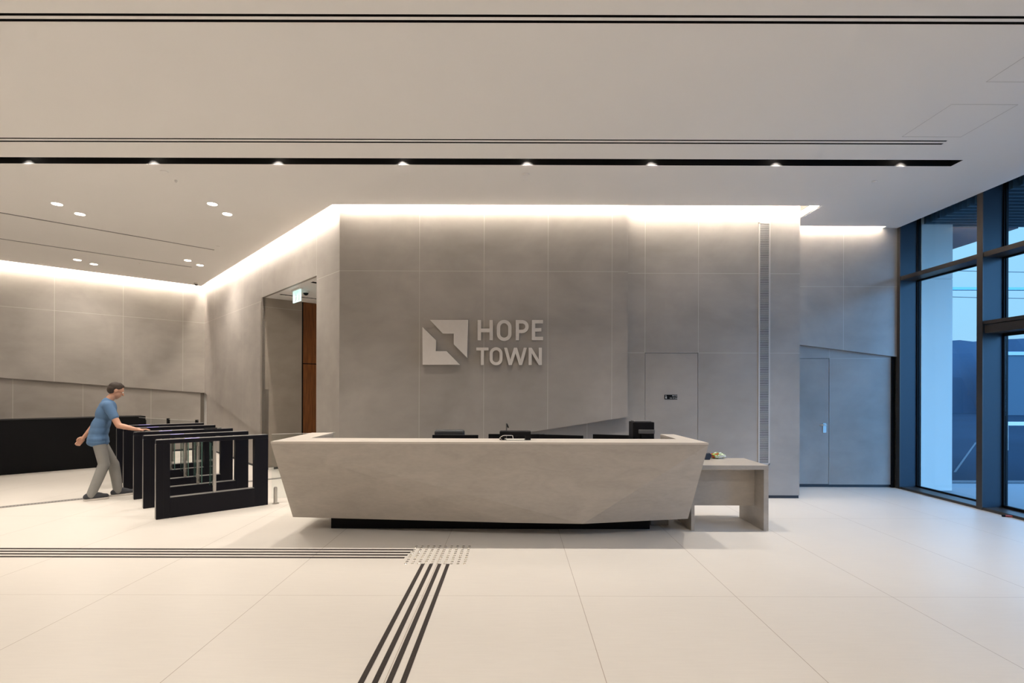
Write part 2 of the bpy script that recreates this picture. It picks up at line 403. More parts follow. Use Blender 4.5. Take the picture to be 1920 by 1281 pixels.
# backing shells so that no outside light leaks in
MB().box(-.3, LB + .3, .14, .24, -.05, 4.7).obj('wall_core_left', M['cove'], loc=(B0.x, B0.y, 0), rz=rz_of(bD), kind='structure', label='wall core behind the rear left tiles', cat='wall')
MB().box(-.3, uA(tO1) - .002, .12, .22, -.05, 4.7).obj('wall_core_slanted', M['cove'], loc=(C.x, C.y, 0), rz=rz_of(A_dir), kind='structure', label='wall core behind the slanted tiles', cat='wall')
MB().box(XL - .1, XL, -6, B0.y + .2, 0, 4.7).obj('wall_left', plain('left_wall_paint', (.5, .45, .40), .7), kind='structure', label='side wall of the lobby out of view', cat='wall')
MB().box(XL, 6.7, -6.1, -6, 0, 4.7).obj('wall_back', plain('back_wall_paint', (.55, .5, .45), .7), kind='structure', label='wall behind the camera', cat='wall')

# corridor behind the opening
J = P1 + aD * tO1; K = P1 + aD * tO0
cD = Vector((.730, .683)).normalized()
CL = 5.0
slab('wall_corridor', (J.x, J.y), cD, [(0, .045), (.765, .045), (.765, ZO + .02), (0, ZO + .02)], 0, .1,
     panel_mat('corridor_panels', [], [3.22], base=(.30, .262, .222)), 'grey brown tiled side wall just inside the corridor')
MB().box(.765, .80, .03, .1, 0, ZO + .02).obj('trim_3', M['black'], loc=(J.x, J.y, 0), rz=rz_of(cD), kind='structure', label='black joint beside the brown wood lining', cat='trim')
o = empty('door_3', (J.x, J.y, 0), rz_of(cD), 'brown wooden lift lining inside the corridor', 'door', kind='structure')
MB().box(.80, CL, .02, .1, 0, 2.12).obj('door_panel', M['wood'], o)
MB().box(.80, CL, .02, .1, 2.14, ZO + .02).obj('overpanel', M['wood'], o)
MB().box(.80, CL, .035, .1, 2.12, 2.14).obj('shadow_gap', M['black'], o)
MB().box(0, .765, .012, .09, 0, .045).obj('baseboard_corridor', M['base'], loc=(J.x, J.y, 0), rz=rz_of(cD), kind='structure', label='black skirting in the corridor', cat='baseboard')
MB().box(-.02, CL, -.12, 0, 0, ZO + .02).obj('wall_corridor_right', M['cove'], loc=(K.x - .0, K.y + .06, 0), rz=rz_of(cD), kind='structure', label='right side wall of the corridor', cat='wall')
E_ = J + cD * CL
MB().box(0, tO1 - tO0 + .2, -.1, 0, 0, ZO + .02).obj('wall_corridor_end', M['cove'], loc=(E_.x, E_.y, 0), rz=rz_of(-aD), kind='structure', label='end wall of the corridor', cat='wall')
# corridor ceiling with two black slots (local x along -a from J, local y along c)
Lc = tO1 - tO0
outer = [(-.0, .052), (Lc - .0, .052), (Lc, CL), (0, CL)]
holes = [[(.52, .14), (.60, .14), (.60, CL - .3), (.52, CL - .3)], [(Lc - .62, .14), (Lc - .50, .14), (Lc - .50, CL - .3), (Lc - .62, CL - .3)]]
me = fill_mesh(outer, holes, .001, 'ceiling_corridor')
cc = obj('ceiling_corridor', me, M['ceil'], loc=(J.x, J.y, ZO + .001), rz=rz_of(-aD), kind='structure', label='white ceiling of the corridor', cat='ceiling')
for h, lb in zip(holes, ('black ceiling slot in the corridor running behind the exit sign', 'short black ceiling slot at the right of the corridor ceiling')):
    mb = MB(); (x0, y0), (x1, y1) = h[0], h[2]
    mb.box(x0 - .01, x1 + .01, y0, y1, ZO + .08, ZO + .09); mb.box(x0 - .01, x0, y0, y1, ZO + .002, ZO + .08); mb.box(x1, x1 + .01, y0, y1, ZO + .002, ZO + .08)
    mb.box(x0, x1, y0 - .01, y0, ZO + .002, ZO + .08)
    mb.obj('linear_diffuser', M['blackslot'], loc=(J.x, J.y, 0), rz=rz_of(-aD), label=lb, cat='ceiling slot', group='black slots in the corridor ceiling')
MB().box(-.1, Lc + .1, .06, CL, ZO + .12, ZO + .2).obj('ceiling_corridor_core', M['cove'], loc=(J.x, J.y, 0), rz=rz_of(-aD), kind='structure', label='slab above the corridor ceiling', cat='ceiling')

# ------------------------------------------------------------------ main ceiling
def isect(p, d, q, e):
    den = d.x * e.y - d.y * e.x; k = ((q.x - p.x) * e.y - (q.y - p.y) * e.x) / den; return p + d * k
w = .11
YE = 7.40
Aoff = P1 + nA * w
cA = isect(Aoff, aD, Vector((0, YE)), X)
cC = isect(Aoff, aD, C + nB * w, bD)
cB = isect(C + nB * w, bD, Vector((XL, 0)), Vector((0, 1)))
outer = [(6.3, -6), (6.3, 8.40), (6.07, 8.40), (6.07, 8.31), (4.45, 8.31), (4.45, YE), (cA.x, cA.y), (cC.x, cC.y), (cB.x, cB.y), (XL, -6)]
def yc(px, py): return ceil_pt(px, py).y
def rect(x0, x1, y0, y1): return [(x0, y0), (x1, y0), (x1, y1), (x0, y1)]
slits = []
for xa_, xb_, py0, py1 in ((-14.0, 6.0, 25.3, 30.3), (-14.0, 6.0, 36.0, 41.2)):
    slits.append(rect(xa_, xb_, ceil_pt(250, py0).y, ceil_pt(250, py1).y))
for xa_, xb_, py0, py1 in ((-14.0, 4.63, 261.0, 263.1), (-14.0, 4.64, 266.3, 268.8)):
    slits.append(rect(xa_, xb_, ceil_pt(900, py0).y, ceil_pt(900, py1).y))
BS = (ceil_pt(960, 297.6).y, ceil_pt(960, 309.6).y)
bslot = rect(-14.0, 5.2, *BS)
rot = []
dS = Vector((.7071, .7071)); nS = Vector((.7071, -.7071))
for (p0, p1, off) in (((0, 397.3), (401.7, 469), 0), ((0, 444.7), (359.3, 501.3), 0)):
    e1 = ceil_pt(*p1); e1 = Vector((e1.x, e1.y))
    for k in (-.024, .006):
        a_ = e1 + nS * k; b_ = a_ - dS * 4.3
        rot.append([tuple(b_), tuple(a_), tuple(a_ + nS * .022), tuple(b_ + nS * .022)])
me = fill_mesh(outer, slits + [bslot] + rot, .001, 'ceiling')
obj('ceiling', me, M['ceil'], loc=(0, 0, CEIL + .0005), kind='structure', label='smooth white plaster ceiling', cat='ceiling')
# dark boxes above the slits
def slitbox(polys, lb, grp='slot air diffusers in the ceiling'):
    root = empty('linear_diffuser', (0, 0, CEIL), label=lb, cat='air diffuser', group=grp)
    for p in polys:
        mb = MB(); c_ = sum((Vector(q) for q in p), Vector((0, 0))) / 4
        n = 4
        vs = [(q[0], q[1], .001) for q in p] + [(q[0], q[1], .10) for q in p]
        mb.add(vs, [(0, 1, 5, 4), (1, 2, 6, 5), (2, 3, 7, 6), (3, 0, 4, 7), (4, 5, 6, 7)])
        mb.obj('slot', M['blackslot'], root)
slitbox(slits[:2], 'long black double air slot nearest the top of the picture')
slitbox(slits[2:], 'black double air slot just in front of the wide lighting slot')
slitbox(rot[:2], 'oblique double air slot left of the cove, the nearer of two')
slitbox(rot[2:], 'oblique double air slot close to the rear left wall')
# wide black slot with spotlights
root = empty('lighting_slot', (0, 0, CEIL), label='wide black recessed lighting slot across the ceiling', cat='lighting slot')
mb = MB(); x0, x1 = -14.0, 5.2
mb.add([(x0, BS[0], .001), (x1, BS[0], .001), (x1, BS[1], .001), (x0, BS[1], .001), (x0, BS[0], .25), (x1, BS[0], .25), (x1, BS[1], .25), (x0, BS[1], .25)],
       [(0, 1, 5, 4), (1, 2, 6, 5), (2, 3, 7, 6), (3, 0, 4, 7), (4, 5, 6, 7)])
mb.obj('slot', M['blackslot'], root)
def spot_light(loc, power, size, blend=.5, r=.02, parent=None, col=WARM, rot=(0, 0, 0)):
    l = bpy.data.lights.new('spot', 'SPOT'); l.energy = power; l.spot_size = size; l.spot_blend = blend; l.shadow_soft_size = r; l.color = col
    o = bpy.data.objects.new('lamp', l); o.location = loc; o.rotation_euler = rot; link(o, parent); return o
ym = (BS[0] + BS[1]) / 2
can = MB().lathe([(.034, 0), (.034, .09), (.02, .09), (.02, .0)], (0, 0, 0), 20).mesh('spot_housing')
lens = MB().lathe([(.027, 0), (.027, .004)], (0, 0, 0), 20).mesh('lens')
places = ['at the far right end', 'second from the right end', 'above the grille', 'above the desk end', 'above the lettering', 'above the emblem', 'above the left desk end', 'above the corridor opening', 'near the left edge', 'at the left edge']
for i in range(10):
    xs = .147 + 1.487 * (3 - i)
    nm = places[i] if i < len(places) else 'beyond the left edge'
    r_ = empty('spotlight', (xs, ym + .01, CEIL + .13), label='small spotlight in the black ceiling slot, ' + nm, cat='spotlight', group='spotlights in the black slot')
    obj('housing', can, M['black'], r_); obj('lens', lens, M['lamp'], r_, loc=(0, 0, -.004))
    spot_light((0, 0, -.012), SPOT_W, math.radians(86), .9, .022, r_)

# cove channels: top, upstand and LED strip
def cove(name, p0, p1, nrm, wid, lb, led0=0.0, led1=None, lw=.022):
    """p0->p1 the ceiling edge, nrm points from wall to room; the channel lies behind the edge"""
    d = (p1 - p0).normalized(); L = (p1 - p0).length
    rz = rz_of(d)
    yl = Vector((-d.y, d.x)); s = -1 if yl.dot(nrm) > 0 else 1     # local y sign of the wall side
    mb = MB()
    mb.box(-.05, L + .05, *sorted((-.02 * s, wid * s + .03 * s)), Z_TOP - .06, Z_TOP)
    mb.box(-.02, L + .02, *sorted((-.02 * s, 0)), CEIL + .02, Z_TOP - .06)
    mb.obj('trim_cove', M['cove'], loc=(p0.x, p0.y, 0), rz=rz, kind='structure', label='recessed light cove above the ' + lb, cat='cove')
    led1 = L if led1 is None else led1
    r_ = empty('led_strip', (p0.x, p0.y, 0), rz, 'warm glowing light strip in the cove over the ' + lb, 'light strip', 'cove light strips')
    mb = MB(); y0, y1 = sorted((.006 * s, (.006 + lw) * s))
    mb.box(led0, led1, y0, y1, CEIL + .075, CEIL + .085); mb.obj('emitter', M['led'], r_)
    mb = MB(); mb.box(led0, led1, *sorted((.0, .034 * s)), CEIL + .085, CEIL + .10); mb.obj('channel', M['white'], r_)
V2 = lambda a, b: Vector((a, b))
cove('front', V2(cA.x, YE), V2(4.45, YE), V2(0, -1), .17, 'lettering and grille walls', .06, 1.66 - cA.x)
r_ = empty('led_strip', (1.67, YE, 0), 0, 'warm glowing light strip in the cove over the tall grille', 'light strip', 'cove light strips')
MB().box(0, 2.76, .006, .019, CEIL + .075, CEIL + .085).obj('emitter', M['led'], r_); MB().box(0, 2.76, 0, .034, CEIL + .085, CEIL + .10).obj('channel', M['white'], r_)
cove('slant', cC, cA, nA, w, 'slanted wall')
cove('rearleft', cB, cC, nB, w, 'rear left wall', 0.0, None, .027)
cove('return', V2(4.45, YE), V2(4.45, 8.31), V2(1, 0), .22, 'side of the grille wall', .0, .8)
cove('rearright', V2(4.45, 8.31), V2(6.07, 8.31), V2(0, -1), .09, 'wall beside the glazing', -.2, 1.62, .011)
MB().box(6.05, 6.075, 8.31, 8.40, CEIL, Z_TOP).obj('trim_cove_end', M['cove'], kind='structure', label='white end of the cove beside the glazing', cat='trim')
# slab above everything
MB().box(XL - .1, 8.0, -6.1, 16, 4.62, 4.75).obj('ceiling_slab', M['cove'], kind='structure', label='structural slab above the ceiling', cat='ceiling')

# round downlights
trim = MB().lathe([(.075, 0), (.075, .006), (.058, .012)], n=28).mesh('downlight_trim')
disc = MB().lathe([(.062, 0), (.062, .003)], n=28).mesh('downlight_lens')
dl = [((107, 382), 'upper left of the front pair at the left'), ((150, 401), 'lower right of the front pair at the left'), ((398, 382), 'upper left of the pair near the slanted cove'),
      ((426, 401), 'lower right of the pair near the slanted cove'), ((145, 487), 'upper left of the rear pair at the left'), ((176, 495), 'lower right of the rear pair at the left'),
      ((352, 488), 'upper left of the pair near the far corner'), ((375, 497), 'lower right of the pair near the far corner')]
for (p, lb) in dl:
    c = ceil_pt(*p)
    r_ = empty('downlight', (c.x, c.y, CEIL - .006), label='round recessed downlight, ' + lb, cat='downlight', group='round ceiling downlights')
    obj('trim_ring', trim, M['white'], r_); obj('lens', disc, M['lamp'], r_, loc=(0, 0, -.004))
    spot_light((0, 0, -.02), DOWN_W * .42, math.radians(160), .9, .05, r_)
# added unseen downlights behind the camera, filling floor and desk with light
for x in (-12, -9, -6, -3, 0, 3):
    for y in (1.3, -3.2):
        c = Vector((x, y))
        r_ = empty('downlight', (c.x, c.y, CEIL - .006), label='added unseen fill downlight behind the camera', cat='downlight', group='added fill downlights behind the camera')
        if True:
            obj('trim_ring', trim, M['white'], r_); obj('lens', disc, M['lamp'], r_, loc=(0, 0, -.004))
            spot_light((0, 0, -.02), DOWN_W * 1.08, math.radians(140), .9, .06, r_)

# small ceiling devices
def ceil_dev(p, r, h, lb, mat, name='smoke_detector', cat='detector'):
    c = ceil_pt(*p); MB().lathe([(r, 0), (r * .95, -h * .6), (r * .6, -h)], n=20).obj(name, mat, loc=(c.x, c.y, CEIL), label=lb, cat=cat, smooth=False)
ceil_dev((308, 322), .045, .018, 'small flush white detector behind the lighting slot at the left', M['ceil'])
ceil_dev((330, 338), .016, .03, 'tiny white sprinkler head in the left ceiling', M['white'], 'sprinkler', 'sprinkler')
ceil_dev((986, 327), .045, .012, 'small flush grey detector behind the middle of the lighting slot', M['ceil'])
ceil_dev((985, 338), .03, .006, 'faint round cover behind the flush detector in mid ceiling', M['ceil'], 'ceiling_cover', 'ceiling cover')
ceil_dev((1640, 340), .03, .015, 'tiny sprinkler head in the right part of the ceiling', M['ceil'], 'sprinkler', 'sprinkler')
ceil_dev((264, 494), .035, .02, 'small white sprinkler head close to the rear left cove', M['white'], 'sprinkler', 'sprinkler')
ceil_dev((409, 462), .03, .01, 'faint flush cover beside the end of the oblique slot', M['ceil'], 'ceiling_cover', 'ceiling cover')
seam = plain('seam_shadow', (.55, .53, .51), .9)
for (x0, x1, y0, y1, lb) in ((4.08, 4.70, 3.80, 4.42, 'square access hatch in the ceiling, nearer one at the right edge'), (4.08, 4.70, 4.77, 5.38, 'square access hatch in the ceiling, just in front of the slot ends')):
    r_ = empty('access_hatch', (x0, y0, CEIL), label=lb, cat='access hatch', group='ceiling access hatches')
    mb = MB(); q = .0025; a_, b_ = x1 - x0, y1 - y0
    mb.box(0, a_, -q, q, -.0015, 0); mb.box(0, a_, b_ - q, b_ + q, -.0015, 0); mb.box(-q, q, 0, b_, -.0015, 0); mb.box(a_ - q, a_ + q, 0, b_, -.0015, 0)
    mb.obj('frame', seam, r_)
# dome cameras
def dome(loc, r, lb):
    r_ = empty('dome_camera', loc, label=lb, cat='security camera', group='dome security cameras')
    MB().lathe([(r * 1.15, 0), (r * 1.15, -r * .5), (r * .95, -r * .75)], n=24).obj('housing', M['white'], r_, smooth=False)
    pr = [(r * .82 * math.cos(a), -r * .75 - r * .8 * math.sin(a)) for a in [i * math.pi / 2 / 7 for i in range(8)]]
    pr[-1] = (.0015, pr[-1][1])
    MB().lathe(pr, n=24).obj('dome', M['black'], r_, smooth=True)
c = at_z(573.5, 545.5, ZO); dome((c.x, c.y, ZO), .055, 'white dome camera with dark lens on the corridor ceiling')
c = ceil_pt(368, 531); dome((c.x - .0, c.y, CEIL), .045, 'small dome camera on the ceiling in the far corner')

# exit sign under the corridor ceiling
c = at_z(557, 541, ZO)
r_ = empty('exit_sign', (c.x, c.y, ZO), rz_of(-aD), 'small lit turquoise and white exit sign hanging in the corridor opening', 'exit sign')
MB().box(-.20, .20, -.03, .03, -.035, 0).obj('mount', M['white'], r_, bevel=.004)
M['exitg'] = emis('exit_panel_light', (.50, .90, .88), .8); M['exitd'] = emis('exit_marks', (.01, .30, .27), .4)
MB().box(-.185, .185, -.008, .008, -.245, -.035).obj('panel', M['exitg'], r_)
mk = MB(); yy = -.011
fig = [[(-.02, -.13), (.03, -.13), (.045, -.19), (.01, -.175)], ]
mk.box(-.09, .0, yy, yy + .002, -.19, -.16) if False else None
mk.tube([(.0, yy, -.125), (.012, yy, -.125)], .016, 10)
mk.tube([(.0, yy, -.145), (-.012, yy, -.185)], .014, 8); mk.tube([(-.012, yy, -.185), (.022, yy, -.2), (.018, yy, -.235)], .009, 8)
mk.tube([(-.012, yy, -.185), (-.035, yy, -.215), (-.062, yy, -.222)], .009, 8); mk.tube([(.0, yy, -.15), (.035, yy, -.165)], .007, 8); mk.tube([(.0, yy, -.15), (-.035, yy, -.16), (-.04, yy, -.18)], .007, 8)
mk.box(.085, .15, yy, yy + .003, -.235, -.125)
mk.obj('running_figure', M['exitd'], r_)
def text_mesh(s, size, ext=.0005):
    cu = bpy.data.curves.new('t', 'FONT'); cu.body = s; cu.size = size; cu.extrude = ext; cu.align_x = 'CENTER'
    t = bpy.data.objects.new('t', cu); COL.objects.link(t)
    dg = bpy.context.evaluated_depsgraph_get(); dg.update()
    me = bpy.data.meshes.new_from_object(t.evaluated_get(dg)); bpy.data.objects.remove(t); me.materials.clear()
    me.transform(Matrix.Rotation(math.pi / 2, 4, 'X')); return me
obj('lettering', text_mesh('האיצי'[::1], .085, .001), M['exitd'], r_, loc=(0, yy, -.105))

# ------------------------------------------------------------------ grille on the right wall
gz1 = at_y(1432, 417.5, YR).z
r_ = empty('wall_grille', (g0, YR, 0), label='tall narrow slatted air grille in the wall right of the flush door', cat='grille')
gw = g1 - g0; gz0 = .50
mb = MB(); f_ = .018
mb.box(0, f_, -.012, 0, gz0, gz1); mb.box(gw - f_, gw, -.012, 0, gz0, gz1); mb.box(0, gw, -.012, 0, gz1 - f_, gz1); mb.box(0, gw, -.012, 0, gz0, gz0 + f_)
mb.obj('frame', M['grille'], r_)
MB().box(f_, gw - f_, -.003, -.001, gz0, gz1).obj('backing', M['black'], r_)
mb = MB(); z = gz0 + f_
while z < gz1 - f_:
    mb.box(f_, gw - f_, -.010, -.003, z, z + .0075); z += .0165
mb.obj('slats', M['grille'], r_)

# ------------------------------------------------------------------ lettering
def zp(x, y): p = at_y(760 + x / 6.4, 560 + y / 6.4, YL - .05); return (p.x, p.z)
def arc(cx, cy, r, a0, a1, n=14, ry=None):
    ry = ry or r
    return [(cx + r * math.cos(math.radians(a0 + (a1 - a0) * i / n)), cy + ry * math.sin(math.radians(a0 + (a1 - a0) * i / n))) for i in range(n + 1)]
def stadium(cx, hw, y0, y1): return arc(cx, y0 + hw, hw, 180, 360) + arc(cx, y1 - hw, hw, 0, 180)
glyphs = [
 ('H', [(868, 258), (908, 258), (908, 360), (1010, 360), (1010, 258), (1050, 258), (1050, 500), (1010, 500), (1010, 403), (908, 403), (908, 500), (868, 500)], []),
 ('O', stadium(1186, 88, 256, 509), [stadium(1186, 48, 296, 469)]),
 ('P', [(1325, 258), (1402, 258)] + arc(1402, 336, 78, -90, 90) + [(1365, 414), (1365, 500), (1325, 500)], [[(1365, 298)] + arc(1402, 336, 38, -90, 90) + [(1365, 374)]]),
 ('E', [(1518, 258), (1652, 258), (1652, 298), (1558, 298), (1558, 355), (1632, 355), (1632, 395), (1558, 395), (1558, 458), (1652, 458), (1652, 498), (1518, 498)], []),
 ('T', [(852, 588), (998, 588), (998, 622), (943, 622), (943, 797), (907, 797), (907, 622), (852, 622)], []),
 ('O', stadium(1089, 77, 584, 800), [stadium(1089, 42, 619, 765)]),
 ('W', [(1185, 590), (1222, 590), (1260, 732), (1303, 590), (1340, 590), (1383, 732), (1421, 590), (1458, 590), (1402, 797), (1366, 797), (1322, 655), (1277, 797), (1240, 797)], []),
 ('N', [(1480, 590), (1516, 590), (1602, 732), (1602, 590), (1638, 590), (1638, 797), (1602, 797), (1516, 655), (1516, 797), (1480, 797)], [])]
sg = empty('wall_sign', (at_y(903, 640, YL).x, YL, at_y(903, 640, YL).z), label='raised metal emblem and lettering HOPE TOWN on the wall above the desk', cat='wall sign')
def sgm(outer, holes, name, depth=.028):
    me = fill_mesh([zp(*p) for p in outer], [[zp(*p) for p in h] for h in holes], depth, name)
    me.transform(Matrix.Translation((-sg.location.x, -.008 - depth / 2 - .02 * 1, -sg.location.z)) @ Matrix.Rotation(math.pi / 2, 4, 'X'))
    return obj(name, me, M['signmetal'], sg)
for ch, o_, hs in glyphs:
    q = sgm(o_, hs, 'letter'); q['label'] = 'metal letter ' + ch
q = sgm([(298, 258), (750, 258), (743, 712), (583, 550), (583, 420), (450, 420)], [], 'emblem_piece', .045); q['label'] = 'upper right angular piece of the emblem'
q = sgm([(208, 342), (368, 500), (368, 632), (497, 632), (655, 795), (210, 795)], [], 'emblem_piece', .045); q['label'] = 'lower left angular piece of the emblem'

# door sign
dp = at_y(1258, 744.7, YR); dw, dh = 24 * YR / F, 8.8 * YR / F
r_ = empty('door_sign', (dp.x, YR + .004, dp.z), label='small black sign with pictogram and two lines of white text on the flush door', cat='sign')
MB().box(-dw / 2, dw / 2, -.006, 0, -dh / 2, dh / 2).obj('plate', M['black'], r_, bevel=.001)
wt = plain('white_print', (.5, .5, .5), .5)
obj('text_line', text_mesh('יתוריש', .030), wt, r_, loc=(.055, -.0068, .008)); obj('text_line', text_mesh('חונ יתרמש', .027), wt, r_, loc=(.04, -.0068, -.024))
mb = MB(); mb.tube([(-.075, -.0066, .026), (-.075, -.0072, .026)], .0055, 12); mb.box(-.080, -.070, -.0072, -.0065, -.005, .018)
mb.tube([(-.075, -.0066, -.012), (-.075, -.0072, -.012)], .011, 14); mb.box(-.066, -.062, -.0072, -.0065, -.025, .01)
mb.obj('pictogram', wt, r_)

# ------------------------------------------------------------------ reception desk
TZ = 1.05
XTL, XTR, YT = -2.55, 2.04, 5.35
r_ = empty('reception_desk', (0, 5.8, 0), label='large faceted greige stone reception desk on a black plinth', cat='reception desk')
def loc(p): return (p[0], p[1] - 5.8, p[2])
def w2l(mb): mb.v = [loc(v) for v in mb.v]; return mb
tz = .02
YI = 5.75
TL, TR = (XTL, YT, TZ - tz), (XTR, YT, TZ - tz)
BL, BR = (-2.475, 5.72, .165), (1.945, 5.70, .165)
b1 = at_z(960, 980.5, .16); b2 = at_z(1093, 982.5, .16)
B1, B2 = (b1.x, b1.y, .16), (b2.x, b2.y, .16)
bk = 5.745
mb = MB()
vs = [TL, TR, BL, BR, B1, B2, (XTL + .0, bk, TZ - tz), (XTR, bk, TZ - tz), (BL[0], bk + .02, .165), (BR[0], bk + .02, .165), (B1[0], bk + .02, .16), (B2[0], bk + .02, .16)]
mb.add(vs, [(0, 2, 4), (0, 4, 5, 1), (1, 5, 3), (0, 1, 7, 6), (6, 7, 9, 11, 10, 8), (2, 8, 10, 4), (4, 10, 11, 5), (5, 11, 9, 3), (0, 6, 8, 2), (1, 3, 9, 7)])
w2l(mb).obj('front_panel', M['stone'], r_)
for (xo, xi, xbo, xbi, yb, nm) in ((XTL, -2.285, BL[0], -2.30, 6.45, 'left'), (XTR - .0, 1.83, BR[0], 1.80, 6.38, 'right')):
    mb = MB(); y0 = bk
    xo2 = xo if nm == 'left' else 1.995
    vs = [(xo, y0, TZ - tz), (xo2, yb, TZ - tz), (xi, yb, TZ - tz), (xi, y0, TZ - tz), (xbo, y0 + .02, .165), (xbo, yb, .165), (xbi, yb, .165), (xbi, y0 + .02, .165)]
    mb.add(vs, [(0, 1, 2, 3), (7, 6, 5, 4), (0, 4, 5, 1), (1, 5, 6, 2), (2, 6, 7, 3), (3, 7, 4, 0)])
    w2l(mb).obj('side_panel', M['stone'], r_)
mb = MB(); mb.zprism([(XTL, YT), (XTR, YT), (1.995, 6.38), (1.83, 6.38), (1.83, YI), (-2.285, YI), (-2.285, 6.45), (XTL, 6.45)], TZ - tz, TZ)
w2l(mb).obj('countertop', M['stone_lit'], r_)
px0, px1 = -2.10, 1.564
mb = MB(); mb.box(px0, px1, 5.87, 6.2, 0, .18); w2l(mb).obj('plinth', M['black'], r_)
mb = MB(); mb.box(-2.27, 1.79, 5.77, 6.42, .70, .74); w2l(mb).obj('worktop', M['stone'], r_)
mb = MB(); mb.box(-2.27, 1.79, 5.77, 5.79, .18, .70); w2l(mb).obj('back_panel', M['grey'], r_)
WT = .74
# side table
r_ = empty('side_table', (2.46, 6.1, 0), label='low greige side table attached at the right end of the desk', cat='side table')
def w2s(mb): mb.v = [(v[0] - 2.46, v[1] - 6.1, v[2]) for v in mb.v]; return mb
tz1, ty0, ty1 = .746, 5.81, 6.44
mb = MB(); mb.box(2.02, 2.90, ty0, ty1, tz1 - .05, tz1); w2s(mb).obj('tabletop', M['stone'], r_, bevel=.002)
mb = MB(); mb.box(2.845, 2.90, ty0, ty1, 0, tz1 - .05); w2s(mb).obj('leg', M['stone'], r_, bevel=.001)
mb = MB(); mb.box(2.02, 2.058, ty0, ty1, 0, tz1 - .05); w2s(mb).obj('leg', M['stone'], r_, bevel=.001)
mb = MB(); mb.box(2.058, 2.845, 6.03, 6.06, .24, tz1 - .05); w2s(mb).obj('modesty_panel', M['stone'], r_)
# cabinet under the desk end
p = floor_pt(1237, 986)
MB().box(-.10, .11, 0, .4, 0, .62).obj('pedestal', plain('pedestal_grey', (.30, .30, .31), .5), loc=(p.x, p.y + .02, 0), bevel=.004, label='pale grey pedestal cabinet under the right end of the desk', cat='cabinet')

# things on and behind the desk
def monitor(pl, pr, Y, ztop, lb, yl=0.0, yr=0.0):
    a_ = at_y(pl, 820, Y + yl); b_ = at_y(pr, 820, Y + yr)
    d = Vector((b_.x - a_.x, b_.y - a_.y)); L = d.length; rz = rz_of(d)
    r_ = empty('monitor', ((a_.x + b_.x) / 2, (a_.y + b_.y) / 2, WT), rz, lb, 'monitor', 'monitors on the reception worktop')
    h = .31
    zt = ztop - WT
    MB().box(-L / 2, L / 2, -.022, .0, zt - h, zt).obj('housing', M['screen'], r_, bevel=.004)
    MB().box(-L / 2 + .012, L / 2 - .012, .0, .002, zt - h + .015, zt - .012).obj('screen', plain('screen_glass', (.02, .025, .04), .1), r_)
    MB().tube([(0, -.03, .0), (0, -.035, zt - h + .12)], .018).obj('stand', M['screen'], r_)
    MB().box(-.11, .11, -.11, .05, 0, .012).obj('foot', M['screen'], r_, bevel=.003)
def ztop(py, px, Y): return at_y(px, py, Y).z
monitor(811, 897, 6.0, ztop(815.5, 855, 6.0), 'black monitor behind the left half of the desk, below the chair back')
monitor(916, 1021, 6.22, ztop(813.8, 960, 6.22), 'black monitor behind the card reader')
monitor(1012, 1094, 6.05, ztop(815.5, 1050, 6.05), 'black monitor right of the card reader', .08, -.08)
monitor(1112, 1188, 6.2, ztop(815.5, 1150, 6.2), 'black monitor left of the tall black box', .10, -.06)
# office chair
cp = at_y(843, 806, 6.75)
r_ = empty('office_chair', (cp.x, 6.62, 0), label='dark office chair whose padded back shows above the desk', cat='chair')
cm = plain('black_leather', (.022, .024, .028), .5)
zt = cp.z
mb = MB(); n = 12
for i in range(n): pass
mb.box(-.20, .20, .10, .17, zt - .55, zt); mb.obj('backrest', cm, r_, bevel=.03, seg=4)
MB().box(-.24, .24, -.30, .16, .44, .52).obj('seat', cm, r_, bevel=.03, seg=4)
MB().tube([(0, 0, .08), (0, 0, .44)], .03).obj('column', M['black'], r_)
for k in range(5):
    a = 2 * math.pi * k / 5
    l_ = MB().tube([(0, 0, .10), (.28 * math.cos(a), .28 * math.sin(a), .07)], [.025, .015]).obj('leg', M['black'], r_)
    MB().lathe([(.02, 0), (.028, .012), (.028, .04), (.02, .05)], (.28 * math.cos(a), .28 * math.sin(a), 0), 12).obj('caster', M['black'], l_)
# device on the ledge with cable
Y0 = 5.60
a_ = at_y(937, 824, Y0); b_ = at_y(995, 824, Y0)
r_ = empty('card_reader', ((a_.x + b_.x) / 2, Y0, TZ), label='low black box device with a loose white cable on the desk ledge', cat='electronic device')
L = b_.x - a_.x; zt = at_y(966, 809, Y0).z - TZ
MB().box(-L / 2, L / 2, -.03, .12, zt - .045, zt).obj('housing', M['screen'], r_, bevel=.004)
MB().box(-L / 2 + .0, -L / 2 + .05, -.02, .1, 0, zt - .045).obj('foot', M['screen'], r_, bevel=.003)
MB().box(L / 2 - .06, L / 2, -.03, .1, 0, zt - .045).obj('foot', M['screen'], r_, bevel=.003)
pts = [(-L / 2 - .005 + .17 * (1 - math.cos(t)) * .5, -.06 - .02 * math.sin(t), .012 + .032 * math.sin(t) ** 2) for t in [i * math.pi / 12 for i in range(13)]]
MB().tube([(-.02, -.05, .01)] + [(-L / 2 + .0 + (.14) * (1 - i / 8), -.05, .045 * math.sin(math.pi * .5 * (1 if i < 5 else (9 - i) / 4)) + .008) for i in range(9)] + [(-L / 2 + .02, -.02, .006)], .0035, 8).obj('cable', M['white'], r_, smooth=True)
a_ = at_y(949, 826, 5.50); b_ = at_y(983, 826, 5.50)
MB().box(0, b_.x - a_.x, 0, .06, 0, .016).obj('white_bar', M['white'], None, loc=(a_.x, 5.5, TZ), bevel=.003, label='flat white plastic bar in front of the black device on the ledge', cat='device')
p = at_y(949.5, 808, 5.72)
r_ = empty('desk_microphone', (p.x, 5.80, WT), label='thin dark upright stick with bent tip behind the ledge', cat='microphone')
zt = at_y(949.5, 794, 5.80).z - WT
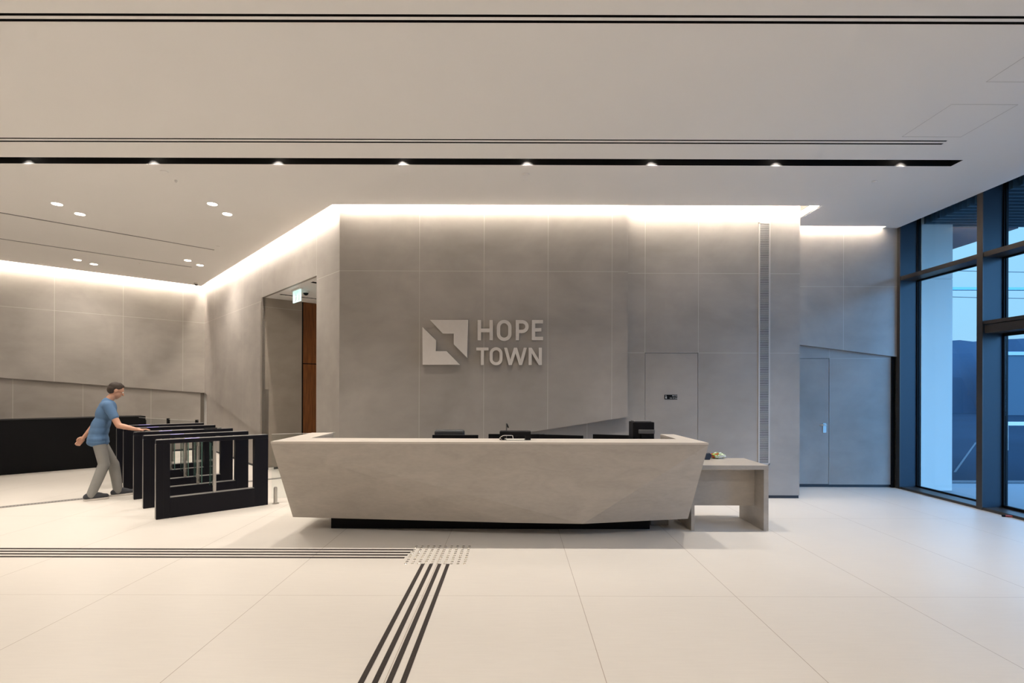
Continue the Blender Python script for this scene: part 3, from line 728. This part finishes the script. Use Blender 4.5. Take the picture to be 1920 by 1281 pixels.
MB().tube([(0, 0, 0), (0, 0, zt)], .007).obj('stem', M['grey'], r_); MB().tube([(.003, 0, zt - .005), (.02, 0, zt - .05)], [.006, .009]).obj('head', M['black'], r_)
MB().lathe([(.05, 0), (.05, .012), (.02, .02)], n=20).obj('foot', M['black'], r_)
# tall black box
Y0 = 5.88
a_ = at_y(1187, 820, Y0); b_ = at_y(1227, 820, Y0); zt = at_y(1205, 792, Y0).z - WT
r_ = empty('ticket_printer', (a_.x, Y0, WT), label='tall black box shaped printer standing at the right end of the desk', cat='printer')
L = b_.x - a_.x
MB().box(0, L, 0, .22, 0, zt).obj('housing', M['screen'], r_, bevel=.006)
MB().box(.06, L - .004, -.035, 0, zt - .13, zt - .085).obj('paper_slot', M['grey'], r_, bevel=.004)
MB().box(.09, L - .01, -.02, 0, zt - .28, zt - .14).obj('front_cover', M['screen'], r_, bevel=.004)
MB().box(.02, L - .03, .02, .2, zt, zt + .012).obj('lid', M['grey'], r_, bevel=.004)
# small things on the side table
p = at_z(1328, 863, tz1)
mb = MB(); mb.prism([(-.035, 0), (.03, 0), (.055, .06), (.03, .085), (-.01, .075)], 0, .05)
mb.obj('black_pouch', plain('dark_blue_fabric', (.015, .025, .045), .6), loc=(p.x, p.y + .02, tz1), bevel=.008, seg=3, label='small dark blue pouch at the left end of the side table', cat='pouch')
p = at_z(1342, 861, tz1)
m, t, b = newmat('printed_plastic')
tcn = t.nodes.new('ShaderNodeTexCoord'); nz = t.nodes.new('ShaderNodeTexNoise'); nz.inputs['Scale'].default_value = 13; nz.inputs['Detail'].default_value = 1; t.links.new(tcn.outputs['Object'], nz.inputs['Vector'])
cr = t.nodes.new('ShaderNodeValToRGB'); cr.color_ramp.interpolation = 'CONSTANT'; t.links.new(nz.outputs['Fac'], cr.inputs[0])
cr.color_ramp.elements[0].color = (.35, .05, .02, 1); cr.color_ramp.elements[1].position = .40; cr.color_ramp.elements[1].color = (.25, .38, .06, 1)
for ps, c_ in ((.48, (.62, .66, .60, 1)), (.58, (.40, .55, .15, 1)), (.63, (.65, .68, .70, 1))):
    e = cr.color_ramp.elements.new(ps); e.color = c_
t.links.new(cr.outputs[0], b.inputs['Base Color']); b.inputs['Roughness'].default_value = .25
bm = bmesh.new(); bmesh.ops.create_icosphere(bm, subdivisions=4, radius=1)
from mathutils import noise as mn
for v in bm.verts:
    k = 1 + .28 * mn.noise(v.co * 2.3) + .14 * mn.noise(v.co * 6)
    v.co = Vector((v.co.x * .095 * k, v.co.y * .05 * k, max(v.co.z, -.75) * .038 * k + .0285))
me = bpy.data.meshes.new('plastic_bag'); bm.to_mesh(me); bm.free()
obj('plastic_bag', me, m, loc=(p.x + .04, p.y + .05, tz1 + .008), label='crumpled plastic bag printed green, white and red on the side table', cat='plastic bag')

# ------------------------------------------------------------------ speed gates
GD = Vector((.955, .82)).normalized(); gl_ = 1.275; gh = .97; gt = .12
led_p = emis('violet_led', (.25, .16, 1.0), 1.2)
gpos = [(292.2, 975.2), (268.5, 954.4), (250.7, 937.5), (231.4, 918.8), (218.6, 906.9)]
glab = ['black gate frame nearest the camera, beside the desk', 'second black gate frame from the front', 'middle black gate frame under the man’s hand', 'fourth black gate frame from the front, just behind the man', 'black gate frame farthest from the camera']
glab[2] = 'middle black gate frame, the one touched by the hand'
for i, (p, lb) in enumerate(zip(gpos, glab)):
    c = floor_pt(*p)
    r_ = empty('speed_gate', (c.x, c.y, 0), rz_of(GD), lb, 'turnstile gate', 'row of black speed gates')
    t0 = gt
    obj_ = MB().box(0, .145, 0, t0, 0, gh - .05).obj('end_post', M['gate'], r_, bevel=.006)
    MB().box(-.002, .004, .008, t0 - .008, .004, gh - .05).obj('end_cap', M['gate_lit'], obj_)  # paler sheet painting the light on the post end
    MB().box(gl_ - .17, gl_, 0, t0, 0, gh - .05).obj('end_post', M['gate'], r_, bevel=.006)
    MB().box(0, gl_, 0, t0, gh - .05, gh).obj('top_rail', M['gate'], r_, bevel=.006)
    MB().box(.01, gl_ - .01, .008, t0 - .008, gh, gh + .002).obj('top_lit_face', M['gate_lit'], r_)
    MB().box(.145, gl_ - .17, 0, t0, 0, .25).obj('base_panel', M['gate'], r_, bevel=.004)
    MB().box(.147, gl_ - .172, .01, t0 - .01, .25, .252).obj('base_lit_face', M['gate_lit'], r_)
    MB().box(.075, .0785, -.001, .0, 0, gh - .06).obj('joint_line', M['blackslot'], r_)
    MB().box(.618, .652, t0 / 2 - .022, t0 / 2 + .022, .25, gh - .05).obj('stanchion', M['chrome'], r_, bevel=.004)
    MB().box(.30, .46, .015, .03, gh + .002, gh + .004).obj('light_strip', led_p, r_)
    sides = [1] if i == 0 else ([-1] if i == 4 else [1, -1])
    for s in sides:                       # glass leaves reaching into the lanes
        y0 = t0 / 2 + s * .03; y1 = t0 / 2 + s * (.30 if not (i in (2, 3) and ((i == 2 and s == 1) or (i == 3 and s == -1))) else .42)
        lf = MB().box(.628, .638, *sorted((y0, y1)), .30, .88).obj('glass_leaf', M['bglass'], r_)
        MB().box(.6275, .6385, *sorted((y1, y1 + s * .003)), .30, .88).obj('glass_edge', M['gedge'], lf)
        for z in (.36, .82):
            MB().box(.620, .646, *sorted((y0 - s * .01, y0 + s * .035)), z - .03, z + .03).obj('hinge', M['chrome'], lf, bevel=.003)
    if i == 2:
        MB().box(.88, 1.06, .02, .09, gh + .002, gh + .016).obj('reader', M['black'], r_, bevel=.003)
        MB().box(1.07, 1.12, .03, .08, gh + .002, gh + .022).obj('reader', M['chrome'], r_, bevel=.003)

def glass_fence(name, p0, p1, z0, z1, lb, clamps=(), spig=()):
    p0, p1 = Vector(p0), Vector(p1); d = p1 - p0; L = d.length
    r_ = empty('glass_barrier', (p0.x, p0.y, 0), rz_of(d), lb, 'glass barrier', 'clear glass barriers beside the gates')
    MB().box(0, L, -.006, .006, z0, z1).obj('pane', M['bglass'], r_)
    MB().box(0, L, -.006, .006, z1, z1 + .003).obj('top_edge', M['white'], r_)
    for u in clamps:
        MB().box(u * L - .025, u * L + .025, -.02, .02, z1 - .11, z1 + .02).obj('clamp', M['black'], r_, bevel=.004)
    for u in spig:
        MB().lathe([(.045, 0), (.045, .01), (.024, .014), (.024, .215), (.016, .235)], (u * L, 0, 0), 18).obj('spigot', M['chrome'], r_, smooth=False)
glass_fence('g', (-3.37, 7.10), (-2.60, 7.42), .08, .97, 'clear glass panel on a steel spigot between the nearest gate and the desk', (), (.06,))
s5 = floor_pt(*gpos[4]); e5 = Vector((s5.x, s5.y)) + GD * gl_
bc0 = at_z(273, 785, 1.0)
glass_fence('g', (-7.75, 10.55), (e5.x - .16, e5.y + .08), .08, 1.0, 'clear glass panel between the black counter and the farthest gate', (.52, .98), (.25, .8))

# black counter at the left
c0 = floor_pt(0, 891.8); c1 = floor_pt(216.5, 877)
dC = Vector((.7071, .7071)); 
r_ = empty('black_counter', (c0.x, c0.y, 0), rz_of(dC), 'long black counter block at the left edge behind the man', 'counter')
kx = ray(273, 785).x; s_ = (kx * c0.y - c0.x) / (dC.x - kx * dC.y)
MB().box(-3.0, s_, 0, .55, 0, 1.0).obj('body', M['black'], r_, bevel=.003)
MB().box(-3.0, s_, -.004, .55, 1.0, 1.012).obj('top', M['black'], r_, bevel=.002)
MB().box(s_, s_ + .03, .1, .16, .80, .93).obj('clamp', M['black'], r_, bevel=.01)

# drain grate across the left floor
g0_ = Vector((-5.8, 7.79)); a_ = g0_ - GD * 9; rr = empty('floor_grate', (a_.x, a_.y, 0), rz_of(GD), 'narrow grey metal floor grate running under the gates', 'floor grate')
MB().box(0, 11.6, -.066, .066, 0, .002).obj('channel', plain('grate_channel', (.16, .15, .14), .5), rr)
mb = MB(); x = 0
while x < 11.6:
    mb.box(x, x + .018, -.06, .06, .002, .004); x += .035
mb.obj('grating', plain('grate_bars', (.27, .25, .23), .5, .1), rr)

# ------------------------------------------------------------------ tactile paving
vx = [-.846, -.770, -.6935, -.617]
nv = ['leftmost of the four', 'second from left of the four', 'third from left of the four', 'rightmost of the four']
for x, n in zip(vx, nv):
    mb = MB(); mb.box(x, x + .032, 1.6, 4.675, 0, .004)
    mb.obj('guidance_strip', M['darkrub'], bevel=.001, label='dark tactile guidance strip running to the camera, ' + n, cat='guidance strip', group='strips running to the camera')
hy = [5.085, 5.005, 4.925, 4.845]; nh = ['farthest of the four', 'second farthest of the four', 'third farthest of the four', 'nearest of the four']
for k, (y, n) in enumerate(zip(hy, nh)):
    mb = MB(); mb.box(-11.5, -1.0 - .012 * k, y - .016, y + .016, 0, .004)
    mb.obj('guidance_strip', M['darkrub'], bevel=.001, label='dark tactile guidance strip across the floor at the left, ' + n, cat='guidance strip', group='strips across the floor at the left')
stud = MB().lathe([(.0145, 0), (.0135, .003), (.009, .0052), (.002, .006)], n=16).mesh('tactile_stud', smooth=False)
sm = plain('stud_metal', (.52, .48, .43), .25, .7)
for i in range(10):
    for j in range(10):
        obj('tactile_stud', stud, sm if i + j == 0 else None, loc=(-.99 + .06 * i + .0, 4.685 + .0583 * j, 0), label='small round metal stud in the square warning field before the desk', cat='tactile stud', group='square field of tactile studs')

# ------------------------------------------------------------------ glazed facade
XI, XG = 6.31, 6.59
fy = [8.34, 6.87] + [6.87 - 1.47 * k for k in range(1, 4)]
MB().box(6.30, 6.62, -6, fy[-1], 0, 4.7).obj('wall_side_right', plain('side_wall_paint', (.5, .46, .42), .7), kind='structure', label='unseen solid side wall, added to hold back sky light', cat='wall')  # added out of view to keep blue sky light near the rear
for i, y in enumerate(fy):
    MB().box(XI, XG, y, y + .08, 0, 4.6).obj('trim_%d' % (10 + i), M['fin'], kind='structure', label='deep vertical metal fin of the glazing, number %d from the rear wall' % (i + 1), cat='mullion')
    MB().box(XI - .012, XI, y - .004, y + .084, 0, 4.6).obj('trim_%d' % (30 + i), M['mull'], kind='structure', label='dark edge strip of the glazing fin, number %d from the rear wall' % (i + 1), cat='mullion')
    MB().box(XG, XG + .03, y - .03, y + .10, 0, 4.6).obj('trim_%d' % (50 + i), M['black'], kind='structure', label='black outer cover of the glazing fin, number %d from the rear wall' % (i + 1), cat='mullion')
n = 1
def bar(y0, y1, z0, z1, xi, mat, lb, idx):
    MB().box(xi, XG, y0, y1, z0, z1).obj('trim_%d' % idx, mat, kind='structure', label=lb, cat='transom')
idx = 70
for i in range(len(fy) - 1):
    y1, y0 = fy[i], fy[i + 1] + .08
    bar(y0, y1, 3.405, 3.47, XI + .0, M['mull'], 'high horizontal glazing bar in bay %d from the rear wall' % (i + 1), idx); idx += 1
    bar(y0, y1, 0, .035, XI, M['mull'], 'low metal sill of glazing bay %d from the rear wall' % (i + 1), idx); idx += 1
    r_ = empty('window_%d' % (i + 1), (XG, (y0 + y1) / 2, 0), label='tall glazed bay, number %d from the rear wall' % (i + 1), cat='window', kind='structure')
    h = (y1 - y0) / 2
    door = i in (1, 2)
    panes = [(3.47, 4.6)] + ([(2.54, 3.405)] if door else [(.035, 3.405)])
    for z0, z1 in panes: MB().box(-.006, .006, -h, h, z0, z1).obj('pane', M['glass'], r_)
    mb = MB()
    for z0, z1 in panes:
        mb.box(-.02, .02, -h, -h + .02, z0, z1); mb.box(-.02, .02, h - .02, h, z0, z1); mb.box(-.02, .02, -h, h, z0, z0 + .02); mb.box(-.02, .02, -h, h, z1 - .02, z1)
    mb.obj('frame', M['black'], r_)
    if door:
        bar(y0, y1, 2.50, 2.545, XI, M['mull'], 'upper ledge of the door header in bay %d' % (i + 1), idx); idx += 1
        bar(y0, y1, 2.38, 2.49, XI + .02, M['mull'], 'box header above the glass door in bay %d' % (i + 1), idx); idx += 1
        d_ = empty('door_%d' % (3 + i), (XG, (y0 + y1) / 2, 0), label='glass door leaf in glazing bay %d' % (i + 1), cat='door', kind='structure')
        MB().box(-.006, .006, -h + .03, h - .03, .06, 2.38).obj('pane', M['glass'], d_)
        mb = MB(); mb.box(-.02, .02, -h, -h + .04, .035, 2.38); mb.box(-.02, .02, h - .025, h, .035, 2.38); mb.box(-.02, .02, -h, h, .035, .07); mb.box(-.02, .02, -h, h, 2.34, 2.38)
        mb.obj('frame', M['black'], d_)
MB().box(6.3, 6.62, -6, 8.6, 4.60, 4.75).obj('trim_95', M['black'], kind='structure', label='dark head above the glazing', cat='trim')
MB().box(6.285, 6.30, -6, 8.40, CEIL + .02, 4.62).obj('trim_96', M['cove'], kind='structure', label='upstand at the ceiling edge by the glazing', cat='trim')

# paint brush lying at the sill
p = floor_pt(1876, 968.5); q = floor_pt(1925, 972.0)
d = Vector((q.x - p.x, q.y - p.y)); r_ = empty('screwdriver', (p.x - .0, p.y - .02, .014), rz_of(d), 'red and black handled tool lying on the floor by the glazing', 'tool')
MB().tube([(0, 0, 0), (.03, 0, 0)], [.013, .014]).obj('end_cap', M['black'], r_); MB().tube([(.03, 0, 0), (.06, 0, 0), (.16, 0, 0), (.18, 0, 0)], [.013, .014, .013, .008]).obj('grip', plain('red_handle', (.34, .06, .05), .4), r_)
MB().tube([(.18, 0, 0), (.33, 0, 0)], .006).obj('shaft', M['black'], r_)

# ------------------------------------------------------------------ outdoors
MB().box(6.60, 40, -20, 8.95, -.12, -.02).obj('ground_pavement', plain('pavement', (.20, .21, .22), .6, noise=.06, scale=1.5), kind='structure', label='pale paving outside the glazing', cat='pavement')
MB().box(6.60, 60, 8.95, 9.15, -.14, .0).obj('ground_kerb', plain('kerb', (.06, .07, .08), .7), kind='structure', label='dark kerb at the end of the paving', cat='kerb')
MB().box(6.60, 90, 9.15, 60, -.14, -.04).obj('ground_road', plain('asphalt', (.020, .034, .050), 1.0, noise=.3, scale=.3, spec=.05), kind='structure', label='dark asphalt area outside', cat='road')  # blue of the outdoor haze put into the asphalt colour
a_, b_ = at_z(1830, 830, -.04), at_z(1790, 886, -.04)
MB().zprism([(b_.x - .025, b_.y), (b_.x + .025, b_.y), (a_.x + .03, a_.y), (a_.x - .03, a_.y)], -.04, -.034).obj('road_marking', plain('road_paint', (.07, .08, .085), .9), label='thin pale line painted across the asphalt outside', cat='road marking')
XW = (1785.5 - CX) * 8.3 / F
mb = MB(); mb.box(6.62, XW, 8.30, 8.95, -.02, 3.415); mb.box(6.62, XW, 8.30, 8.95, 3.425, 6.2); mb.box(6.63, XW - .01, 8.31, 8.9, 3.4, 3.44)
mb.obj('wall_outer_pier', M['ext'], kind='structure', label='white rendered pier outside the first glazing bay', cat='wall')
# canopy soffit
can_m = plain('canopy_soffit', (.30, .22, .23), .7); lou = plain('louvre_metal', (.10, .13, .15), .45, .3)
MB().box(6.63, 8.34, 8.45, 14.0, 4.30, 4.7).obj('canopy_soffit', can_m, label='dull pink outdoor soffit beyond the white pier', cat='canopy')
r_ = empty('louvre_canopy', (6.63, 5, 4.30), label='dark slatted canopy over the pavement outside', cat='canopy')
MB().box(0, 1.9, -9, 3.42, .14, .3).obj('deck', plain('deck_dark', (.03, .04, .05), .7), r_)
mb = MB(); y = -9.0
while y < 3.40:
    mb.box(0, 1.9, y, y + .045, .0, .12); y += .13
mb.obj('slats', lou, r_)
# far things
m_far = plain('far_trees_hazed', (.015, .032, .055), .9, noise=.4, scale=.25)  # blue of the distance haze put into the tree colour
bm = bmesh.new()
nx = 90
rows = []
for i in range(nx):
    x = 20 + i * .9
    h = 5.9 + .5 * mn.noise(Vector((x * .12, 0, 3))) + .35 * mn.noise(Vector((x * .9, 4, 3)))
    rows.append([bm.verts.new((x, 38 + .6 * mn.noise(Vector((x * .5, zz, 9))) + k * 1.2, zz)) for k, zz in enumerate([-.1, h * .45, h * .8, h])] + [bm.verts.new((x, 50, h * .9)), bm.verts.new((x, 50, -.1))])
for i in range(nx - 1):
    for k in range(5): bm.faces.new((rows[i][k], rows[i + 1][k], rows[i + 1][k + 1], rows[i][k + 1]))
me = bpy.data.meshes.new('hedge'); bm.to_mesh(me); bm.free()
obj('tree_belt', me, m_far, label='dark belt of trees and embankment far outside', cat='trees', kind='stuff')
zb = at_y(1800, 541, 30).z
r_ = empty('gantry', (30, 30, 0), label='slim horizontal steel beam high up outside the glazing', cat='gantry')
MB().box(-8, 18, -.1, .1, zb - .10, zb + .06).obj('beam', plain('blue_steel', (.16, .30, .42), .5, .3), r_); MB().box(-6.0, -5.8, -.1, .1, 0, zb - .1).obj('post', plain('blue_steel2', (.16, .30, .42), .5, .3), r_)
MB().box(17.6, 17.8, -.1, .1, 0, zb - .1).obj('post', M['grey'], r_)
r_ = empty('barrier_rail', (13.45, 14, 0), label='pale horizontal barrier rail outside the glass door', cat='barrier')
z_ = at_y(1895, 794.5, 14).z
MB().box(0, 6, -.03, .03, z_ - .05, z_ + .05).obj('rail', M['ext'], r_); MB().box(.0, .08, -.03, .03, -.02, z_ - .05).obj('post', M['ext'], r_); MB().box(4.5, 4.58, -.03, .03, -.02, z_ - .05).obj('post', M['ext'], r_)
r_ = empty('building', (33.4, 35, 0), label='low dark building with a pale roof band far outside the glass door', cat='building')
z_ = at_y(1895, 663, 35).z
MB().box(0, 14, 0, .6, -.1, z_ - .12).obj('wall', plain('far_wall', (.05, .07, .09), .8), r_); MB().box(0, 14.1, -.1, .7, z_ - .12, z_ + .12).obj('roof_band', plain('pale_fascia', (.35, .37, .38), .8), r_)
for k, zz in enumerate((7.9, 9.6)):
    MB().tube([(20 + i * 2.5, 33, zz - .35 * math.sin(math.pi * i / 16)) for i in range(17)], .025, 6).obj('power_cable', M['grey'], label=('lower' if k == 0 else 'upper') + ' of two thin overhead cables outside', cat='cable')

#PERSON
# ------------------------------------------------------------------ the man at the gates
def vol_mesh(caps, voxel, name, smooth_it=4):
    """one continuous surface from tapered capsules / ellipsoids: (p0, r0, p1, r1) or (centre, (rx,ry,rz), rotation)"""
    bm = bmesh.new()
    for c_ in caps:
        if len(c_) == 4:
            p0, r0, p1, r1 = Vector(c_[0]), c_[1], Vector(c_[2]), c_[3]
            d = p1 - p0; q = d.to_track_quat('Z', 'Y').to_matrix().to_4x4()
            bmesh.ops.create_cone(bm, cap_ends=True, segments=20, radius1=r0, radius2=r1, depth=d.length, matrix=Matrix.Translation((p0 + p1) / 2) @ q)
            for p, r in ((p0, r0), (p1, r1)):
                bmesh.ops.create_uvsphere(bm, u_segments=20, v_segments=12, radius=r, matrix=Matrix.Translation(p))
        else:
            c, r, R = c_
            bmesh.ops.create_uvsphere(bm, u_segments=24, v_segments=16, radius=1, matrix=Matrix.Translation(Vector(c)) @ R @ Matrix.Diagonal((*r, 1)))
    me = bpy.data.meshes.new(name); bm.to_mesh(me); bm.free()
    t = bpy.data.objects.new('tmp', me); COL.objects.link(t)
    m_ = t.modifiers.new('r', 'REMESH'); m_.mode = 'VOXEL'; m_.voxel_size = voxel; m_.use_smooth_shade = True
    m2 = t.modifiers.new('s', 'SMOOTH'); m2.factor = .5; m2.iterations = smooth_it
    dg = bpy.context.evaluated_depsgraph_get(); dg.update()
    out = bpy.data.meshes.new_from_object(t.evaluated_get(dg)); bpy.data.objects.remove(t)
    out.name = name; out.materials.clear()
    return out
d3 = Vector((.74, .67, 0)).normalized(); r3 = Vector((d3.y, -d3.x, 0)); up = Vector((0, 0, 1))
Rf = Matrix(((d3.x, -r3.x, 0, 0), (d3.y, -r3.y, 0, 0), (0, 0, 1, 0), (0, 0, 0, 1)))   # local x forward, y left, z up
foot_R = floor_pt(172, 938.5); foot_L = Vector((-5.90, 7.62, 0))
Hc = Vector((-6.03, 7.40, .90)); Cw = Hc + d3 * .03 + up * .17; Cc = Hc + d3 * .09 + up * .36
Sc = Hc + d3 * .10 + up * .47; Nk = Hc + d3 * .13 + up * .545; Hd = Hc + d3 * .20 + up * .665
hR, hL = Hc + r3 * .09 - up * .03, Hc - r3 * .09 - up * .03
aR = Vector((foot_R.x, foot_R.y, .09)); aL = foot_L + up * .09
kR = (hR + aR) / 2 + d3 * .10 + up * .02; kL = (hL + aL) / 2 + d3 * .06
shR, shL = Sc + r3 * .175 - up * .02, Sc - r3 * .175 - up * .01
g3 = floor_pt(*gpos[2])
wR = Vector((g3.x - .02, g3.y + .045, gh + .045)); eR = (shR + wR) / 2 + Vector((-.015, -.03, -.115))
eL = shL - d3 * .10 - r3 * .05 - up * .26; wL = eL - d3 * .14 - up * .20
man = empty('person', (Hc.x, Hc.y, 0), 0, 'man in blue t-shirt and grey trousers stepping into the gates, hand on middle gate', 'person')
I4 = Matrix.Identity(4)
def rel(caps): return [((Vector(c[0]) - O_, c[1], Vector(c[2]) - O_, c[3]) if len(c) == 4 else (Vector(c[0]) - O_, c[1], c[2])) for c in caps]
O_ = Vector((Hc.x, Hc.y, 0))
tilt = Rf @ Matrix.Rotation(math.radians(22), 4, 'Y')
body = [
 (Hc, (.105, .155, .12), tilt), (Cw, (.095, .135, .15), tilt), (Cc, (.11, .16, .17), tilt), (Sc - up * .04, (.09, .17, .09), tilt),
 (Sc, .06, Nk, .052), (Nk, .052, Hd - up * .03, .05),
 (hR, .082, kR, .052), (kR, .054, kR * .6 + aR * .4 - d3 * .015, .053), (kR * .6 + aR * .4 - d3 * .015, .053, aR, .034),
 (hL, .082, kL, .052), (kL, .054, kL * .6 + aL * .4 - d3 * .015, .053), (kL * .6 + aL * .4 - d3 * .015, .053, aL, .034),
 (aR, .036, aR + d3 * .13 - up * .055, .028), (aR, .036, aR - d3 * .03 - up * .045, .034), (aL, .036, aL + d3 * .13 - up * .055, .028), (aL, .036, aL - d3 * .03 - up * .045, .034),
 (shR, .052, eR, .040), (eR, .040, eR * .6 + wR * .4, .038), (eR * .6 + wR * .4, .038, wR, .026),
 (shL, .052, eL, .040), (eL, .040, eL * .6 + wL * .4, .038), (eL * .6 + wL * .4, .038, wL, .026),
]
# head: cranium, jaw, nose, lips, ears
ht = Rf @ Matrix.Rotation(math.radians(24), 4, 'Y')
def hp_(x, y, z): return Hd + (ht @ Vector((x, y, z)))
body += [(hp_(-.008, 0, .03), (.093, .074, .088), ht), (hp_(.022, 0, -.035), (.068, .058, .075), ht), (hp_(.05, 0, -.085), .026, hp_(.06, 0, -.075), .022),
 (hp_(.086, 0, .012), .008, hp_(.108, 0, -.022), .013), (hp_(.088, -.014, -.055), .008, hp_(.088, .014, -.055), .008), (hp_(.082, -.03, .032), .010, hp_(.082, .03, .032), .010),
 (hp_(-.005, .074, -.0), (.02, .009, .03), ht), (hp_(-.005, -.074, -.0), (.02, .009, .03), ht)]
# right hand laid over the gate's corner: palm on top, fingers bent over the edge
gd = Vector((GD.x, GD.y, 0)); ga = Vector((-GD.y, GD.x, 0))
pc = wR + gd * .05 - up * .012
body += [(wR, .026, pc, .024), (pc - ga * .022, .017, pc + gd * .045 - ga * .026 - up * .004, .014), (pc + ga * .0, .017, pc + gd * .05 - up * .003, .014), (pc + ga * .022, .017, pc + gd * .045 + ga * .026 - up * .004, .014)]
for k, ln in ((-1.5, .064), (-.5, .078), (.5, .082), (1.5, .070)):
    b0_ = pc + gd * .045 + ga * (.0175 * k) ; m1 = b0_ + gd * ln * .5 + up * .002 + ga * .003 * k; m2_ = m1 + gd * ln * .28 - up * .006; m3 = m2_ + gd * ln * .22 - up * .010
    body += [(b0_, .0105, m1, .0092), (m1, .0092, m2_, .0085), (m2_, .0085, m3, .0078)]
tb = pc - ga * .03 - gd * .005
body += [(tb, .013, tb - ga * .028 + gd * .018 - up * .004, .0105), (tb - ga * .028 + gd * .018 - up * .004, .0105, tb - ga * .036 + gd * .046 - up * .014, .009)]
# left hand hanging, half curled
f0 = (wL - eL).normalized(); s0 = r3; n0 = f0.cross(s0).normalized()
pL = wL + f0 * .05
body += [(wL, .025, pL, .024), (pL - n0 * .02, .016, pL + f0 * .045 - n0 * .024, .014), (pL + n0 * .02, .016, pL + f0 * .045 + n0 * .024, .014), (pL, .017, pL + f0 * .05, .015)]
for k, ln in ((-1.5, .062), (-.5, .076), (.5, .080), (1.5, .070)):
    b0_ = pL + f0 * .048 + n0 * .0175 * k; m1 = b0_ + f0 * ln * .45 + s0 * .008; m2_ = m1 + f0 * ln * .22 + s0 * .018; m3 = m2_ + s0 * .02 - f0 * .004
    body += [(b0_, .0105, m1, .0092), (m1, .0092, m2_, .0085), (m2_, .0085, m3, .0078)]
tb = pL + n0 * .028 - f0 * .012
body += [(tb, .013, tb + n0 * .018 + f0 * .03 + s0 * .012, .0105), (tb + n0 * .018 + f0 * .03 + s0 * .012, .0105, tb + n0 * .014 + f0 * .056 + s0 * .02, .009)]
skin = plain('skin', (.50, .27, .18), .55, noise=.05)
obj('body', vol_mesh(rel(body), .0055, 'body', 3), skin, man, loc=None)
bo = man.children[0]; bo.location = (0, 0, 0)
shirt = [(Hc - up * .01, (.122, .168, .13), Rf), (Hc - up * .075, (.134, .184, .075), Rf), (Hc + up * .08 + d3 * .012, (.116, .160, .15), tilt), (Hc - up * .035, (.130, .186, .10), Rf), (Cw, (.113, .154, .17), tilt), (Cc, (.118, .172, .18), tilt), (Sc - up * .035, (.098, .18, .095), tilt),
 (shR, .068, shR * .45 + eR * .55, .060), (shL, .068, shL * .45 + eL * .55, .060), (Sc + up * .02, .072, Sc + up * .04 + d3 * .01, .066)]
obj('t_shirt', vol_mesh(rel(shirt), .008, 't_shirt', 5), plain('blue_cotton', (.075, .15, .27), .85, noise=.1, scale=6), man)
hem = lambda a: a + up * .02
tr = [(Hc - up * .03, (.112, .158, .11), Rf), (hR, .084, kR, .068), (kR, .072, kR * .5 + aR * .5, .066), (kR * .5 + aR * .5, .066, aR - up * .012 - d3 * .008, .058),
 (hL, .084, kL, .068), (kL, .072, kL * .5 + aL * .5, .066), (kL * .5 + aL * .5, .066, aL - up * .012 - d3 * .008, .058)]
obj('trousers', vol_mesh(rel(tr), .008, 'trousers', 4), plain('light_grey_cotton', (.25, .245, .235), .85, noise=.08, scale=8), man)
shoe_m = plain('dark_shoe_fabric', (.035, .037, .045), .7); sole_m = plain('white_sole', (.62, .58, .54), .6)
for a in (aR, aL):
    f = Vector((a.x, a.y, 0))
    sh = [(f - d3 * .055 + up * .056, .044, f + d3 * .06 + up * .055, .046), (f + d3 * .06 + up * .055, .046, f + d3 * .16 + up * .045, .034), (f - d3 * .04 + up * .07, .042, f - d3 * .0 + up * .09, .044), (f + d3 * .02 + up * .085, .042, f + d3 * .10 + up * .062, .036)]
    so = obj('shoe', vol_mesh(rel(sh), .006, 'shoe', 3), shoe_m, man)
    mb = MB(); pts = []
    prof = [(-.095, 0), (-.085, .03), (-.03, .038), (.05, .042), (.12, .047), (.17, .035), (.195, .012)]
    pl = [(x, y) for x, y in prof] + [(x, -y) for x, y in prof[::-1] if y != 0]
    poly = [((f - O_) + d3 * x - r3 * y) for x, y in pl]
    mb.zprism([(p.x, p.y) for p in poly], 0.0, .028); mb.obj('sole', sole_m, so, bevel=.005)
hair = []
hair += [(hp_(-.018, 0, .048), (.092, .080, .082), ht), (hp_(-.045, 0, .01), (.066, .076, .075), ht), (hp_(.045, 0, .085), .03, hp_(.0, 0, .10), .035)]
obj('hair', vol_mesh(rel(hair), .007, 'hair', 3), plain('dark_brown_hair', (.035, .022, .015), .7, noise=.3, scale=60), man)
for sgn in (-1, 1):
    c_ = hp_(.083, .029 * sgn, .012)
    e_ = MB(); prf = [(.0005, -.0105)] + [(.0105 * math.cos(t), .0105 * math.sin(t)) for t in [(-75 + 15 * i) * math.pi / 180 for i in range(11)]] + [(.0005, .0105)]
    e_.lathe(prf, tuple(c_ - O_), 14).obj('eye', plain('eye_white', (.6, .57, .53), .3), man, smooth=True)
